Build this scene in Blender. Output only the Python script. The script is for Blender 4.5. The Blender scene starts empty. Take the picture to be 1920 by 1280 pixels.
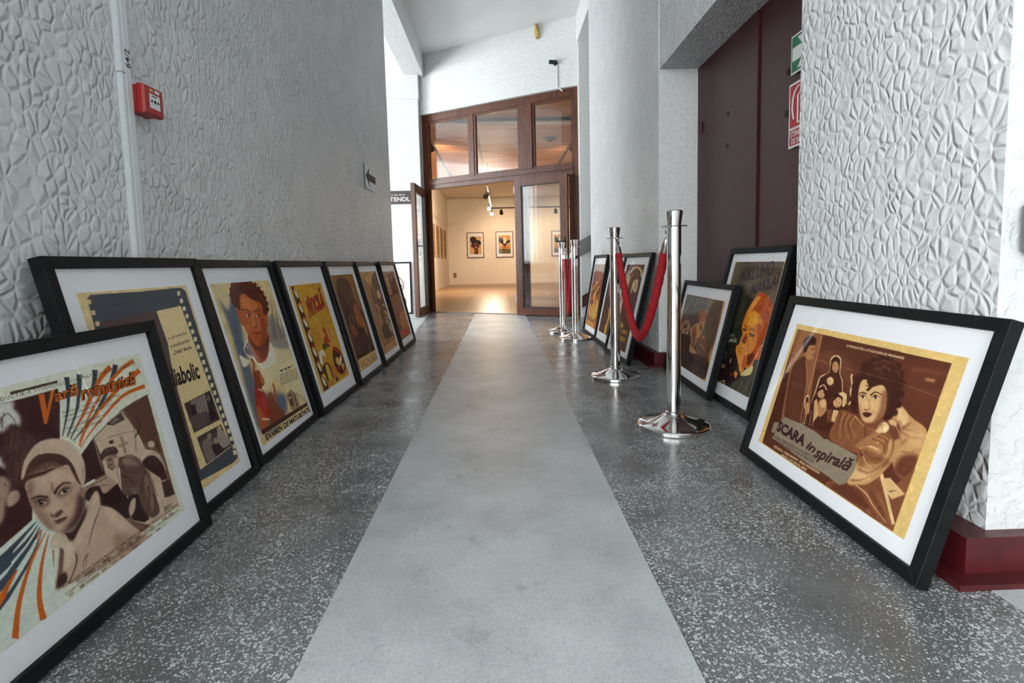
import bpy, bmesh, math, random
import numpy as np
from mathutils import Vector, Matrix
from mathutils.geometry import tessellate_polygon

scene = bpy.context.scene
COL = scene.collection
random.seed(7)
PI = math.pi

# ------------------------------------------------------------------ camera
FOC, PCX, PCY, CAM_H = 950.0, 960.0, 571.0, 0.75      # pixels of the 1920x1280 frame, metres
def _n(v): return v / np.linalg.norm(v)
_yv = _n(np.array([938 - PCX, 494 - PCY, FOC]))         # corridor direction seen from the camera
_zv = np.array([1243 - PCX, 12250 - PCY, FOC])          # plumb direction
_zd = _n(_zv - _yv * np.dot(_zv, _yv))
_xw = np.cross(_zd, _yv)
if _xw[0] < 0: _xw = -_xw
_R = np.stack([_xw, _yv, -_zd], 1)                      # world -> (right, down, forward)
cam_data = bpy.data.cameras.new('camera')
cam_data.sensor_width = 36.0
cam_data.lens = FOC * 36.0 / 1920.0
cam_data.shift_x = (960 - PCX) / 1920.0
cam_data.shift_y = (PCY - 640) / 1920.0
cam_data.clip_start = 0.02
cam = bpy.data.objects.new('camera', cam_data)
COL.objects.link(cam)
_M = Matrix.Identity(4)
for i in range(3):
    _M[i][0] = _R[0][i]; _M[i][1] = -_R[1][i]; _M[i][2] = -_R[2][i]
_M[2][3] = CAM_H
cam.matrix_world = _M
scene.camera = cam

# ------------------------------------------------------------------ exposure, world, daylight
scene.view_settings.view_transform = 'Standard'
scene.view_settings.look = 'None'
scene.view_settings.gamma = 1.0
scene.view_settings.use_curve_mapping = False
scene.view_settings.exposure = 1.06
scene.cycles.use_denoising = True
scene.cycles.max_bounces = 6
scene.cycles.diffuse_bounces = 3
scene.cycles.glossy_bounces = 3
scene.cycles.adaptive_threshold = 0.05
scene.cycles.transparent_max_bounces = 16
scene.cycles.sample_clamp_indirect = 6.0
world = bpy.data.worlds.new('overcast_sky')
scene.world = world
world.use_nodes = True
wbg = world.node_tree.nodes['Background']
wbg.inputs[0].default_value = (0.95, 0.98, 1.0, 1)
wbg.inputs[1].default_value = 1.0

def area_light(name, loc, target, sx, sy, power, colour):
    d = bpy.data.lights.new(name, 'AREA'); d.shape = 'RECTANGLE'; d.size = sx; d.size_y = sy
    d.energy = power; d.color = colour
    o = bpy.data.objects.new(name, d); COL.objects.link(o)
    o.location = loc
    o.rotation_euler = (Vector(target) - Vector(loc)).to_track_quat('-Z', 'Y').to_euler()
    return o
DAY = (0.955, 0.985, 1.0)
# overcast daylight falling through the window openings of the foyer and of the side hall
area_light('daylight_south_window', (-2.6, -9.15, 2.1), (-2.6, 0, 2.1), 5.6, 2.6, 215, DAY)
area_light('daylight_west_window', (-5.65, -4.1, 2.1), (0, -4.1, 2.1), 9.2, 2.6, 330, DAY)
area_light('daylight_hall_window', (-5.65, 5.4, 2.1), (0, 5.4, 2.1), 4.7, 2.6, 255, DAY)

# ------------------------------------------------------------------ helpers
def setp(o, label=None, cat=None, group=None, kind=None):
    if label: o['label'] = label
    if cat: o['category'] = cat
    if group: o['group'] = group
    if kind: o['kind'] = kind
    return o

def empty(name, loc=(0, 0, 0), rz=0.0, mat=None):
    o = bpy.data.objects.new(name, None); COL.objects.link(o)
    o.empty_display_size = 0.05
    if mat is not None: o.matrix_world = mat
    else:
        o.location = loc; o.rotation_euler = (0, 0, rz)
    return o

class MB:
    """collects shapes and links them as one mesh object"""
    def __init__(s): s.bm = bmesh.new()
    def box(s, x0, y0, z0, x1, y1, z1, bevel=0.0):
        vs = [s.bm.verts.new(p) for p in ((x0,y0,z0),(x1,y0,z0),(x1,y1,z0),(x0,y1,z0),(x0,y0,z1),(x1,y0,z1),(x1,y1,z1),(x0,y1,z1))]
        fs = [s.bm.faces.new([vs[i] for i in f]) for f in ((0,3,2,1),(4,5,6,7),(0,1,5,4),(1,2,6,5),(2,3,7,6),(3,0,4,7))]
        if bevel:
            es = set(e for f in fs for e in f.edges)
            bmesh.ops.bevel(s.bm, geom=list(es), offset=bevel, segments=2, affect='EDGES')
        return s
    def prism(s, pts, vec):
        """pts: closed 3-D outline, extruded by vec"""
        v = Vector(vec)
        a = [s.bm.verts.new(p) for p in pts]; b = [s.bm.verts.new(Vector(p) + v) for p in pts]
        n = len(pts)
        fs = [s.bm.faces.new(a), s.bm.faces.new(b[::-1])]
        for i in range(n): fs.append(s.bm.faces.new((a[i], b[i], b[(i+1) % n], a[(i+1) % n])))
        bmesh.ops.recalc_face_normals(s.bm, faces=fs)
        return s
    def lathe(s, prof, seg=48, mat=None):
        M = mat or Matrix.Identity(4)
        rings = []
        for r, z in prof:
            if r < 1e-5: rings.append([s.bm.verts.new(M @ Vector((0, 0, z)))])
            else: rings.append([s.bm.verts.new(M @ Vector((r*math.cos(2*PI*k/seg), r*math.sin(2*PI*k/seg), z))) for k in range(seg)])
        fs = []
        for a, b in zip(rings, rings[1:]):
            for k in range(seg):
                k2 = (k+1) % seg
                if len(a) == 1 and len(b) == 1: continue
                if len(a) == 1: fs.append(s.bm.faces.new((a[0], b[k], b[k2])))
                elif len(b) == 1: fs.append(s.bm.faces.new((a[k], b[0], a[k2])))
                else: fs.append(s.bm.faces.new((a[k], b[k], b[k2], a[k2])))
        bmesh.ops.recalc_face_normals(s.bm, faces=fs)
        return s
    def tube(s, path, rad, seg=12, caps=True):
        path = [Vector(p) for p in path]; n = len(path)
        rad = rad if hasattr(rad, '__len__') else [rad]*n
        prev = None; rings = []
        for i, p in enumerate(path):
            t = (path[min(i+1, n-1)] - path[max(i-1, 0)]).normalized()
            if prev is None:
                ref = Vector((0, 0, 1)) if abs(t.z) < .9 else Vector((1, 0, 0))
                a = t.cross(ref).normalized()
            else:
                a = (prev - t * prev.dot(t)).normalized()
            prev = a; b = t.cross(a)
            rings.append([s.bm.verts.new(p + (a*math.cos(2*PI*k/seg) + b*math.sin(2*PI*k/seg))*rad[i]) for k in range(seg)])
        fs = []
        for a, b in zip(rings, rings[1:]):
            for k in range(seg): fs.append(s.bm.faces.new((a[k], a[(k+1) % seg], b[(k+1) % seg], b[k])))
        if caps: fs += [s.bm.faces.new(rings[0][::-1]), s.bm.faces.new(rings[-1])]
        bmesh.ops.recalc_face_normals(s.bm, faces=fs)
        return s
    def quad(s, *pts):
        s.bm.faces.new([s.bm.verts.new(p) for p in pts]); return s
    def build(s, name, mat=None, parent=None, smooth=None, M=None):
        me = bpy.data.meshes.new(name)
        if M is not None: s.bm.transform(M)
        s.bm.to_mesh(me); s.bm.free()
        if mat: me.materials.append(mat)
        o = bpy.data.objects.new(name, me); COL.objects.link(o)
        if parent: o.parent = parent
        if smooth is not None:
            me.polygons.foreach_set('use_smooth', [True]*len(me.polygons))
            me.set_sharp_from_angle(angle=math.radians(smooth))
        return o

def struct(o): o['kind'] = 'structure'; return o

def ccopy(root, parent=None):
    c = root.copy(); COL.objects.link(c); c.parent = parent
    for ch in [k for k in bpy.data.objects if k.parent is root]: ccopy(ch, c)
    return c

_text_cache = {}
def text_mesh(body, size=1.0, bold=0.0, shear=0.0, spacing=1.0):
    """lettering as flat triangles: vertices (x, y), faces; origin at left end of the baseline"""
    key = (body, size, bold, shear, spacing)
    if key in _text_cache: return _text_cache[key]
    c = bpy.data.curves.new('lettering_curve', 'FONT')
    c.body = body; c.size = size; c.offset = bold*size; c.shear = shear; c.space_character = spacing
    c.resolution_u = 3; c.fill_mode = 'FRONT'
    o = bpy.data.objects.new('lettering_curve', c); COL.objects.link(o)
    bpy.context.view_layer.update()
    me = o.to_mesh()
    v = np.array([tuple(p.co)[:2] for p in me.vertices]) if len(me.vertices) else np.zeros((0, 2))
    f = [tuple(p.vertices) for p in me.polygons]
    o.to_mesh_clear()
    bpy.data.objects.remove(o); bpy.data.curves.remove(c)
    _text_cache[key] = (v, f)
    return v, f

def fit_text(body, w=None, h=None, **kw):
    """lettering scaled to a w x h box with its lower-left corner at 0,0"""
    v, f = text_mesh(body, 1.0, **kw)
    lo, hi = v.min(0), v.max(0); v = (v - lo) / (hi - lo)
    asp = (hi - lo)[0] / (hi - lo)[1]
    if w is None: w = h*asp
    if h is None: h = w/asp
    return v*np.array([w, h]), f

# ------------------------------------------------------------------ materials
def new_mat(name):
    m = bpy.data.materials.new(name); m.use_nodes = True
    return m, m.node_tree, m.node_tree.nodes['Principled BSDF']
def N(nt, t, **kw):
    n = nt.nodes.new(t)
    for k, v in kw.items():
        if hasattr(n, k): setattr(n, k, v)
        else: n.inputs[k].default_value = v
    return n
def L(nt, a, b): nt.links.new(a, b)
def srgb(r, g, b):
    f = lambda c: (c/255/12.92) if c/255 <= .04045 else ((c/255+.055)/1.055)**2.4
    return (f(r), f(g), f(b), 1)
def ramp(nt, stops):
    n = nt.nodes.new('ShaderNodeValToRGB'); e = n.color_ramp.elements
    while len(e) > 1: e.remove(e[-1])
    e[0].position, e[0].color = stops[0]
    for p, c in stops[1:]:
        k = e.new(p); k.color = c
    return n
def simple(name, col, rough=.5, metal=0.0, var=.08, scale=30, bump=0.0, spec=.5, coat=0.0):
    """plain colour with a little procedural mottling"""
    m, nt, b = new_mat(name)
    tc = N(nt, 'ShaderNodeTexCoord'); no = N(nt, 'ShaderNodeTexNoise', Scale=scale, Detail=4.0)
    L(nt, tc.outputs['Object'], no.inputs['Vector'])
    c = np.array(col[:3])
    r = ramp(nt, [(.3, (*(c*(1-var)), 1)), (.7, (*np.minimum(c*(1+var), 1), 1))])
    L(nt, no.outputs['Fac'], r.inputs['Fac']); L(nt, r.outputs['Color'], b.inputs['Base Color'])
    b.inputs['Roughness'].default_value = rough; b.inputs['Metallic'].default_value = metal
    b.inputs['Specular IOR Level'].default_value = spec
    b.inputs['Coat Weight'].default_value = coat
    if bump:
        bp = N(nt, 'ShaderNodeBump', Strength=.6, Distance=bump)
        L(nt, no.outputs['Fac'], bp.inputs['Height']); L(nt, bp.outputs['Normal'], b.inputs['Normal'])
    return m

def plaster(name, col, amount, scale=33.0, squash=.66):
    """hand-trowelled textured plaster: flattened pads of uneven height with creases between them"""
    m, nt, b = new_mat(name)
    tc = N(nt, 'ShaderNodeTexCoord')
    warp = N(nt, 'ShaderNodeTexNoise', Scale=6.0, Detail=2.0)
    L(nt, tc.outputs['Object'], warp.inputs['Vector'])
    sub = N(nt, 'ShaderNodeVectorMath', operation='SUBTRACT'); sub.inputs[1].default_value = (.5, .5, .5)
    L(nt, warp.outputs['Color'], sub.inputs[0])
    sc = N(nt, 'ShaderNodeVectorMath', operation='SCALE'); sc.inputs['Scale'].default_value = .07
    L(nt, sub.outputs[0], sc.inputs[0])
    add = N(nt, 'ShaderNodeVectorMath', operation='ADD')
    L(nt, tc.outputs['Object'], add.inputs[0]); L(nt, sc.outputs[0], add.inputs[1])
    mp = N(nt, 'ShaderNodeMapping'); mp.inputs['Scale'].default_value = (1, 1, squash)
    L(nt, add.outputs[0], mp.inputs['Vector'])
    v = N(nt, 'ShaderNodeTexVoronoi', feature='DISTANCE_TO_EDGE'); v.inputs['Scale'].default_value = scale
    L(nt, mp.outputs[0], v.inputs['Vector'])
    mr = N(nt, 'ShaderNodeMapRange', interpolation_type='SMOOTHSTEP'); mr.inputs['From Max'].default_value = .26
    L(nt, v.outputs['Distance'], mr.inputs['Value'])
    fine = N(nt, 'ShaderNodeTexNoise', Scale=17.0, Detail=3.0, Roughness=.5)
    L(nt, mp.outputs[0], fine.inputs['Vector'])
    amp = N(nt, 'ShaderNodeMapRange'); amp.inputs['From Min'].default_value = .35; amp.inputs['From Max'].default_value = .65; amp.inputs['To Min'].default_value = .35
    L(nt, fine.outputs['Fac'], amp.inputs['Value'])
    mu = N(nt, 'ShaderNodeMath', operation='MULTIPLY'); L(nt, mr.outputs[0], mu.inputs[0]); L(nt, amp.outputs[0], mu.inputs[1])
    bp = N(nt, 'ShaderNodeBump', Strength=1.0, Distance=amount)
    L(nt, mu.outputs[0], bp.inputs['Height']); L(nt, bp.outputs['Normal'], b.inputs['Normal'])
    c = np.array(col[:3])
    r = ramp(nt, [(.35, (*(c*.95), 1)), (.65, (*np.minimum(c*1.03, 1), 1))])
    L(nt, warp.outputs['Fac'], r.inputs['Fac']); L(nt, r.outputs['Color'], b.inputs['Base Color'])
    b.inputs['Roughness'].default_value = .6; b.inputs['Specular IOR Level'].default_value = .3
    return m
def soft_plaster(name, col, amount):
    m, nt, b = new_mat(name)
    tc = N(nt, 'ShaderNodeTexCoord'); no = N(nt, 'ShaderNodeTexNoise', Scale=30.0, Detail=4.0, Distortion=.6)
    L(nt, tc.outputs['Object'], no.inputs['Vector'])
    rr = ramp(nt, [(.38, (0, 0, 0, 1)), (.5, (.7, .7, .7, 1)), (.66, (1, 1, 1, 1))]); L(nt, no.outputs['Fac'], rr.inputs['Fac'])
    bp = N(nt, 'ShaderNodeBump', Strength=1.0, Distance=amount); L(nt, rr.outputs['Color'], bp.inputs['Height']); L(nt, bp.outputs['Normal'], b.inputs['Normal'])
    c = np.array(col[:3]); r = ramp(nt, [(.35, (*(c*.97), 1)), (.65, (*np.minimum(c*1.02, 1), 1))])
    L(nt, no.outputs['Fac'], r.inputs['Fac']); L(nt, r.outputs['Color'], b.inputs['Base Color'])
    b.inputs['Roughness'].default_value = .6; b.inputs['Specular IOR Level'].default_value = .3
    return m

def terrazzo():
    m, nt, b = new_mat('terrazzo_floor')
    tc = N(nt, 'ShaderNodeTexCoord')
    warp = N(nt, 'ShaderNodeTexNoise', Scale=60.0, Detail=2.0); L(nt, tc.outputs['Object'], warp.inputs['Vector'])
    mixv = N(nt, 'ShaderNodeMix', data_type='VECTOR'); mixv.inputs['Factor'].default_value = .012
    L(nt, tc.outputs['Object'], mixv.inputs[4]); L(nt, warp.outputs['Color'], mixv.inputs[5])
    big = N(nt, 'ShaderNodeTexNoise', Scale=2.6, Detail=5.0, Roughness=.6); L(nt, tc.outputs['Object'], big.inputs['Vector'])
    base = ramp(nt, [(.3, srgb(84, 85, 86)), (.5, srgb(100, 102, 103)), (.7, srgb(116, 118, 119))])
    L(nt, big.outputs['Fac'], base.inputs['Fac'])
    rust = N(nt, 'ShaderNodeTexNoise', Scale=1.7, Detail=4.0); L(nt, tc.outputs['Object'], rust.inputs['Vector'])
    rr = ramp(nt, [(.5, (0, 0, 0, 1)), (.75, (.35, .35, .35, 1))]); L(nt, rust.outputs['Fac'], rr.inputs['Fac'])
    mixr = N(nt, 'ShaderNodeMix', data_type='RGBA'); L(nt, rr.outputs['Color'], mixr.inputs['Factor'])
    L(nt, base.outputs['Color'], mixr.inputs[6]); mixr.inputs[7].default_value = srgb(104, 86, 76)
    last = mixr.outputs[2]
    dens = N(nt, 'ShaderNodeTexNoise', Scale=3.4, Detail=3.0); L(nt, tc.outputs['Object'], dens.inputs['Vector'])
    for s_, th, cc in ((175.0, .32, (214, 218, 220)), (310.0, .24, (190, 194, 196))):
        v = N(nt, 'ShaderNodeTexVoronoi', feature='F1'); v.inputs['Scale'].default_value = s_
        L(nt, mixv.outputs[1], v.inputs['Vector'])
        sep = N(nt, 'ShaderNodeSeparateColor'); L(nt, v.outputs['Color'], sep.inputs[0])
        # chip size differs from cell to cell; bare patches follow the density noise
        sz = N(nt, 'ShaderNodeMath', operation='MULTIPLY'); L(nt, sep.outputs[0], sz.inputs[0])
        dm = N(nt, 'ShaderNodeMapRange'); dm.inputs['From Min'].default_value = .30; dm.inputs['From Max'].default_value = .52
        dm.inputs['To Min'].default_value = .42; dm.inputs['To Max'].default_value = 1.0
        L(nt, dens.outputs['Fac'], dm.inputs['Value']); L(nt, dm.outputs[0], sz.inputs[1])
        sz2 = N(nt, 'ShaderNodeMath', operation='MULTIPLY'); L(nt, sz.outputs[0], sz2.inputs[0]); sz2.inputs[1].default_value = th*1.9
        lt = N(nt, 'ShaderNodeMath', operation='LESS_THAN'); L(nt, v.outputs['Distance'], lt.inputs[0]); L(nt, sz2.outputs[0], lt.inputs[1])
        tone = N(nt, 'ShaderNodeMapRange'); tone.inputs['To Min'].default_value = .5; L(nt, sep.outputs[1], tone.inputs['Value'])
        fac = N(nt, 'ShaderNodeMath', operation='MULTIPLY'); L(nt, lt.outputs[0], fac.inputs[0]); L(nt, tone.outputs[0], fac.inputs[1])
        mx = N(nt, 'ShaderNodeMix', data_type='RGBA'); L(nt, fac.outputs[0], mx.inputs['Factor'])
        L(nt, last, mx.inputs[6]); mx.inputs[7].default_value = srgb(*cc); last = mx.outputs[2]
    L(nt, last, b.inputs['Base Color'])
    ro = ramp(nt, [(.3, (.17, .17, .17, 1)), (.7, (.36, .36, .36, 1))]); L(nt, big.outputs['Fac'], ro.inputs['Fac'])
    L(nt, ro.outputs['Color'], b.inputs['Roughness'])
    return m

def concrete_strip():
    m, nt, b = new_mat('pale_screed')
    tc = N(nt, 'ShaderNodeTexCoord')
    big = N(nt, 'ShaderNodeTexNoise', Scale=3.0, Detail=8.0, Roughness=.62); L(nt, tc.outputs['Object'], big.inputs['Vector'])
    base = ramp(nt, [(.3, srgb(164, 168, 170)), (.5, srgb(184, 188, 190)), (.7, srgb(198, 202, 204))])
    L(nt, big.outputs['Fac'], base.inputs['Fac'])
    last = base.outputs['Color']
    st = N(nt, 'ShaderNodeTexNoise', Scale=7.0, Detail=9.0, Roughness=.78); L(nt, tc.outputs['Object'], st.inputs['Vector'])
    sr = ramp(nt, [(.57, (0, 0, 0, 1)), (.72, (.6, .6, .6, 1))]); L(nt, st.outputs['Fac'], sr.inputs['Fac'])
    m1 = N(nt, 'ShaderNodeMix', data_type='RGBA'); L(nt, sr.outputs['Color'], m1.inputs['Factor']); L(nt, last, m1.inputs[6]); m1.inputs[7].default_value = srgb(112, 116, 118); last = m1.outputs[2]
    for s_, th, cc in ((170.0, .16, (118, 121, 122)), (60.0, .07, (84, 86, 87))):
        v = N(nt, 'ShaderNodeTexVoronoi', feature='F1'); v.inputs['Scale'].default_value = s_; L(nt, tc.outputs['Object'], v.inputs['Vector'])
        sep = N(nt, 'ShaderNodeSeparateColor'); L(nt, v.outputs['Color'], sep.inputs[0])
        sz = N(nt, 'ShaderNodeMath', operation='MULTIPLY'); L(nt, sep.outputs[0], sz.inputs[0]); sz.inputs[1].default_value = th*2
        lt = N(nt, 'ShaderNodeMath', operation='LESS_THAN'); L(nt, v.outputs['Distance'], lt.inputs[0]); L(nt, sz.outputs[0], lt.inputs[1])
        fb = N(nt, 'ShaderNodeMath', operation='MULTIPLY'); L(nt, sep.outputs[1], fb.inputs[0]); L(nt, st.outputs['Fac'], fb.inputs[1])
        fa = N(nt, 'ShaderNodeMath', operation='MULTIPLY'); L(nt, lt.outputs[0], fa.inputs[0]); L(nt, fb.outputs[0], fa.inputs[1])
        mx = N(nt, 'ShaderNodeMix', data_type='RGBA'); L(nt, fa.outputs[0], mx.inputs['Factor']); L(nt, last, mx.inputs[6]); mx.inputs[7].default_value = srgb(*cc); last = mx.outputs[2]
    L(nt, last, b.inputs['Base Color'])
    gr = N(nt, 'ShaderNodeTexNoise', Scale=240.0, Detail=3.0, Roughness=.7); L(nt, tc.outputs['Object'], gr.inputs['Vector'])
    g2 = ramp(nt, [(.3, (.78, .78, .78, 1)), (.5, (.97, .97, .97, 1)), (.7, (1.08, 1.08, 1.08, 1))]); L(nt, gr.outputs['Fac'], g2.inputs['Fac'])
    gm = N(nt, 'ShaderNodeMix', data_type='RGBA', blend_type='MULTIPLY'); gm.inputs['Factor'].default_value = 1.0
    L(nt, last, gm.inputs[6]); L(nt, g2.outputs['Color'], gm.inputs[7]); L(nt, gm.outputs[2], b.inputs['Base Color'])
    b.inputs['Roughness'].default_value = .5
    bp = N(nt, 'ShaderNodeBump', Strength=.25, Distance=.002); L(nt, big.outputs['Fac'], bp.inputs['Height']); L(nt, bp.outputs['Normal'], b.inputs['Normal'])
    return m

def wood(name, dark, light, scale=1.0, rough=.4, axis=2):
    m, nt, b = new_mat(name)
    tc = N(nt, 'ShaderNodeTexCoord'); mp = N(nt, 'ShaderNodeMapping')
    s_ = [22*scale]*3; s_[axis] = 1.6*scale; mp.inputs['Scale'].default_value = s_
    L(nt, tc.outputs['Object'], mp.inputs['Vector'])
    no = N(nt, 'ShaderNodeTexNoise', Scale=1.6, Detail=6.0, Distortion=1.2); L(nt, mp.outputs[0], no.inputs['Vector'])
    r = ramp(nt, [(.3, dark), (.7, light)]); L(nt, no.outputs['Fac'], r.inputs['Fac']); L(nt, r.outputs['Color'], b.inputs['Base Color'])
    b.inputs['Roughness'].default_value = rough
    return m

def chrome():
    m, nt, b = new_mat('polished_steel')
    tc = N(nt, 'ShaderNodeTexCoord'); no = N(nt, 'ShaderNodeTexNoise', Scale=14.0, Detail=5.0); L(nt, tc.outputs['Object'], no.inputs['Vector'])
    r = ramp(nt, [(.3, (.05, .05, .05, 1)), (.75, (.13, .13, .13, 1))]); L(nt, no.outputs['Fac'], r.inputs['Fac']); L(nt, r.outputs['Color'], b.inputs['Roughness'])
    b.inputs['Base Color'].default_value = (.80, .79, .77, 1); b.inputs['Metallic'].default_value = 1.0
    return m

def glass(name, tint=(.98, .985, .985, 1), f0=.02, rough=.0, gain=.6):
    """clear pane: see-through with a mirror share that grows towards grazing angles"""
    m, nt, b = new_mat(name); nt.nodes.remove(b)
    out = nt.nodes['Material Output']
    lw = N(nt, 'ShaderNodeLayerWeight'); lw.inputs['Blend'].default_value = .5
    pw = N(nt, 'ShaderNodeMath', operation='POWER'); pw.inputs[1].default_value = 5.0; L(nt, lw.outputs['Facing'], pw.inputs[0])
    ma = N(nt, 'ShaderNodeMath', operation='MULTIPLY_ADD'); ma.inputs[1].default_value = gain; ma.inputs[2].default_value = f0; L(nt, pw.outputs[0], ma.inputs[0])
    tr = N(nt, 'ShaderNodeBsdfTransparent'); tr.inputs[0].default_value = tint
    gl = N(nt, 'ShaderNodeBsdfGlossy'); gl.inputs['Roughness'].default_value = rough
    tc = N(nt, 'ShaderNodeTexCoord'); no = N(nt, 'ShaderNodeTexNoise', Scale=3.0); L(nt, tc.outputs['Object'], no.inputs['Vector'])
    r = ramp(nt, [(.3, (.94, .95, .95, 1)), (.7, (1, 1, 1, 1))]); L(nt, no.outputs['Fac'], r.inputs['Fac']); L(nt, r.outputs['Color'], gl.inputs['Color'])
    mx = N(nt, 'ShaderNodeMixShader'); L(nt, ma.outputs[0], mx.inputs[0]); L(nt, tr.outputs[0], mx.inputs[1]); L(nt, gl.outputs[0], mx.inputs[2])
    L(nt, mx.outputs[0], out.inputs['Surface'])
    return m

def print_mat():
    """colour stored on the print mesh, with paper fibre and a fine screen grain"""
    m, nt, b = new_mat('poster_print')
    at = N(nt, 'ShaderNodeAttribute', attribute_name='ink')
    tc = N(nt, 'ShaderNodeTexCoord'); no = N(nt, 'ShaderNodeTexNoise', Scale=420.0, Detail=2.0); L(nt, tc.outputs['Object'], no.inputs['Vector'])
    r = ramp(nt, [(.3, (1.02, 1.02, 1.02, 1)), (.7, (1.12, 1.12, 1.12, 1))]); L(nt, no.outputs['Fac'], r.inputs['Fac'])
    mx = N(nt, 'ShaderNodeMix', data_type='RGBA', blend_type='MULTIPLY'); mx.inputs['Factor'].default_value = 1.0
    L(nt, at.outputs['Color'], mx.inputs[6]); L(nt, r.outputs['Color'], mx.inputs[7]); L(nt, mx.outputs[2], b.inputs['Base Color'])
    b.inputs['Roughness'].default_value = .7; b.inputs['Specular IOR Level'].default_value = .2
    return m

def emitter(name, col, strength):
    m, nt, b = new_mat(name)
    tc = N(nt, 'ShaderNodeTexCoord'); no = N(nt, 'ShaderNodeTexNoise', Scale=60.0); L(nt, tc.outputs['Object'], no.inputs['Vector'])
    r = ramp(nt, [(.2, (col[0]*.9, col[1]*.9, col[2]*.9, 1)), (.8, col)]); L(nt, no.outputs['Fac'], r.inputs['Fac'])
    L(nt, r.outputs['Color'], b.inputs['Emission Color']); b.inputs['Emission Strength'].default_value = strength
    b.inputs['Base Color'].default_value = col
    return m

WHITE = srgb(208, 210, 211)
M = dict(
    plaster=plaster('textured_plaster', WHITE, .0068),
    plaster_soft=soft_plaster('smoother_plaster', srgb(216, 218, 217), .0022),
    ceil=simple('painted_ceiling', srgb(226, 227, 226), .7, var=.03, scale=3),
    terrazzo=terrazzo(), screed=concrete_strip(),
    red_paint=simple('oxblood_gloss_paint', srgb(76, 18, 22), .4, var=.25, scale=18, bump=.002),
    door_paint=simple('brown_enamel', srgb(66, 32, 34), .42, var=.14, scale=6, bump=.002, spec=.3),
    brown_wood=wood('brown_door_wood', srgb(58, 29, 17), srgb(108, 59, 36), 1.0, .35),
    frame=simple('black_stained_wood', srgb(20, 23, 24), .55, var=.3, scale=24, bump=.0006, spec=.16),
    mat=simple('white_mat_board', srgb(242, 242, 245), .8, var=.015, scale=10),
    back=simple('brown_backing_board', srgb(120, 90, 60), .8),
    chrome=chrome(), glass=glass('picture_glass', f0=.006, gain=.09), pane=glass('window_glass', f0=.045, gain=.7),
    velvet=simple('red_velvet', srgb(158, 16, 28), .75, var=.25, scale=60, bump=.003),
    print=print_mat(),
    white_plastic=simple('white_plastic', srgb(214, 218, 220), .45, var=.03),
    red_plastic=simple('red_plastic', srgb(158, 20, 26), .4, var=.06),
    black_plastic=simple('black_plastic', srgb(20, 22, 23), .4, var=.2),
    ink=simple('black_ink', srgb(22, 22, 22), .7, var=.1),
    paper=simple('white_paper', srgb(214, 216, 217), .8, var=.02),
    sign_brown=simple('brown_sign', srgb(64, 50, 48), .5, var=.08),
    sign_white=simple('white_sign_ink', srgb(232, 232, 230), .6, var=.02),
    sign_green=simple('green_sign_ink', srgb(0, 112, 78), .5, var=.05),
    sign_red=simple('red_sign_ink', srgb(178, 26, 34), .5, var=.05),
    steel=simple('grey_steel', srgb(120, 122, 122), .45, .6, var=.1),
    dark_steel=simple('dark_track_metal', srgb(36, 32, 30), .55, .0, var=.15),
    gal_wall=simple('warm_gallery_wall', srgb(236, 228, 214), .8, var=.03, scale=2),
    tile=simple('gallery_floor_tile', srgb(178, 146, 112), .32, var=.08, scale=5),
    grout=simple('gallery_grout', srgb(150, 128, 100), .8),
    plank=wood('gallery_ceiling_plank', srgb(196, 138, 92), srgb(214, 158, 112), .6, .55, axis=0),
    curtain=simple('sheer_curtain', srgb(224, 228, 230), .9, var=.04),
    foam=simple('yellow_foam', srgb(200, 168, 96), .9, var=.2, scale=80, bump=.01),
    table=simple('grey_table', srgb(110, 114, 118), .4, var=.1),
    wood_leg=wood('pale_leg_wood', srgb(150, 105, 70), srgb(186, 136, 96), 1.0, .5),
    gal_text=simple('beige_panel', srgb(176, 140, 100), .8, var=.06), gal_ink=simple('brown_print', srgb(112, 80, 56), .8, var=.1),
    sheer=None,
    lamp_glow=emitter('lamp_glow', (1.0, .80, .56, 1), 14.0),
)

def sheer():
    m, nt, b = new_mat('sheer_fabric'); nt.nodes.remove(b); out = nt.nodes['Material Output']
    df = N(nt, 'ShaderNodeBsdfDiffuse'); tl = N(nt, 'ShaderNodeBsdfTranslucent'); tr = N(nt, 'ShaderNodeBsdfTransparent')
    tc = N(nt, 'ShaderNodeTexCoord'); no = N(nt, 'ShaderNodeTexNoise', Scale=90.0); L(nt, tc.outputs['Object'], no.inputs['Vector'])
    r = ramp(nt, [(.3, srgb(206, 212, 216)), (.7, srgb(232, 236, 238))]); L(nt, no.outputs['Fac'], r.inputs['Fac'])
    L(nt, r.outputs['Color'], df.inputs[0]); L(nt, r.outputs['Color'], tl.inputs[0])
    m1 = N(nt, 'ShaderNodeMixShader'); m1.inputs[0].default_value = .6; L(nt, df.outputs[0], m1.inputs[1]); L(nt, tl.outputs[0], m1.inputs[2])
    m2 = N(nt, 'ShaderNodeMixShader'); m2.inputs[0].default_value = .25; L(nt, m1.outputs[0], m2.inputs[1]); L(nt, tr.outputs[0], m2.inputs[2])
    L(nt, m2.outputs[0], out.inputs['Surface'])
    return m
M['sheer'] = sheer()

# ------------------------------------------------------------------ the setting
CEIL = 3.95
DA = Vector((-1.118, 8.12, 0.0)); DU = Vector((0.87741, -0.47974, 0.0)); DIN = Vector((0.47974, 0.87741, 0.0))
DOOR_M = Matrix(((DU.x, DIN.x, 0, DA.x), (DU.y, DIN.y, 0, DA.y), (0, 0, 1, 0), (0, 0, 0, 1)))   # X along the door, Y into the gallery
def door_line_y(x, off=0.0): return 8.12 - .54676*(x + 1.118) + off/.87741

def plan(name, pts, z0, z1, mat, parent=None):
    o = MB().prism([(x, y, z0) for x, y in pts], (0, 0, z1 - z0)).build(name, mat, parent)
    return o

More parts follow.
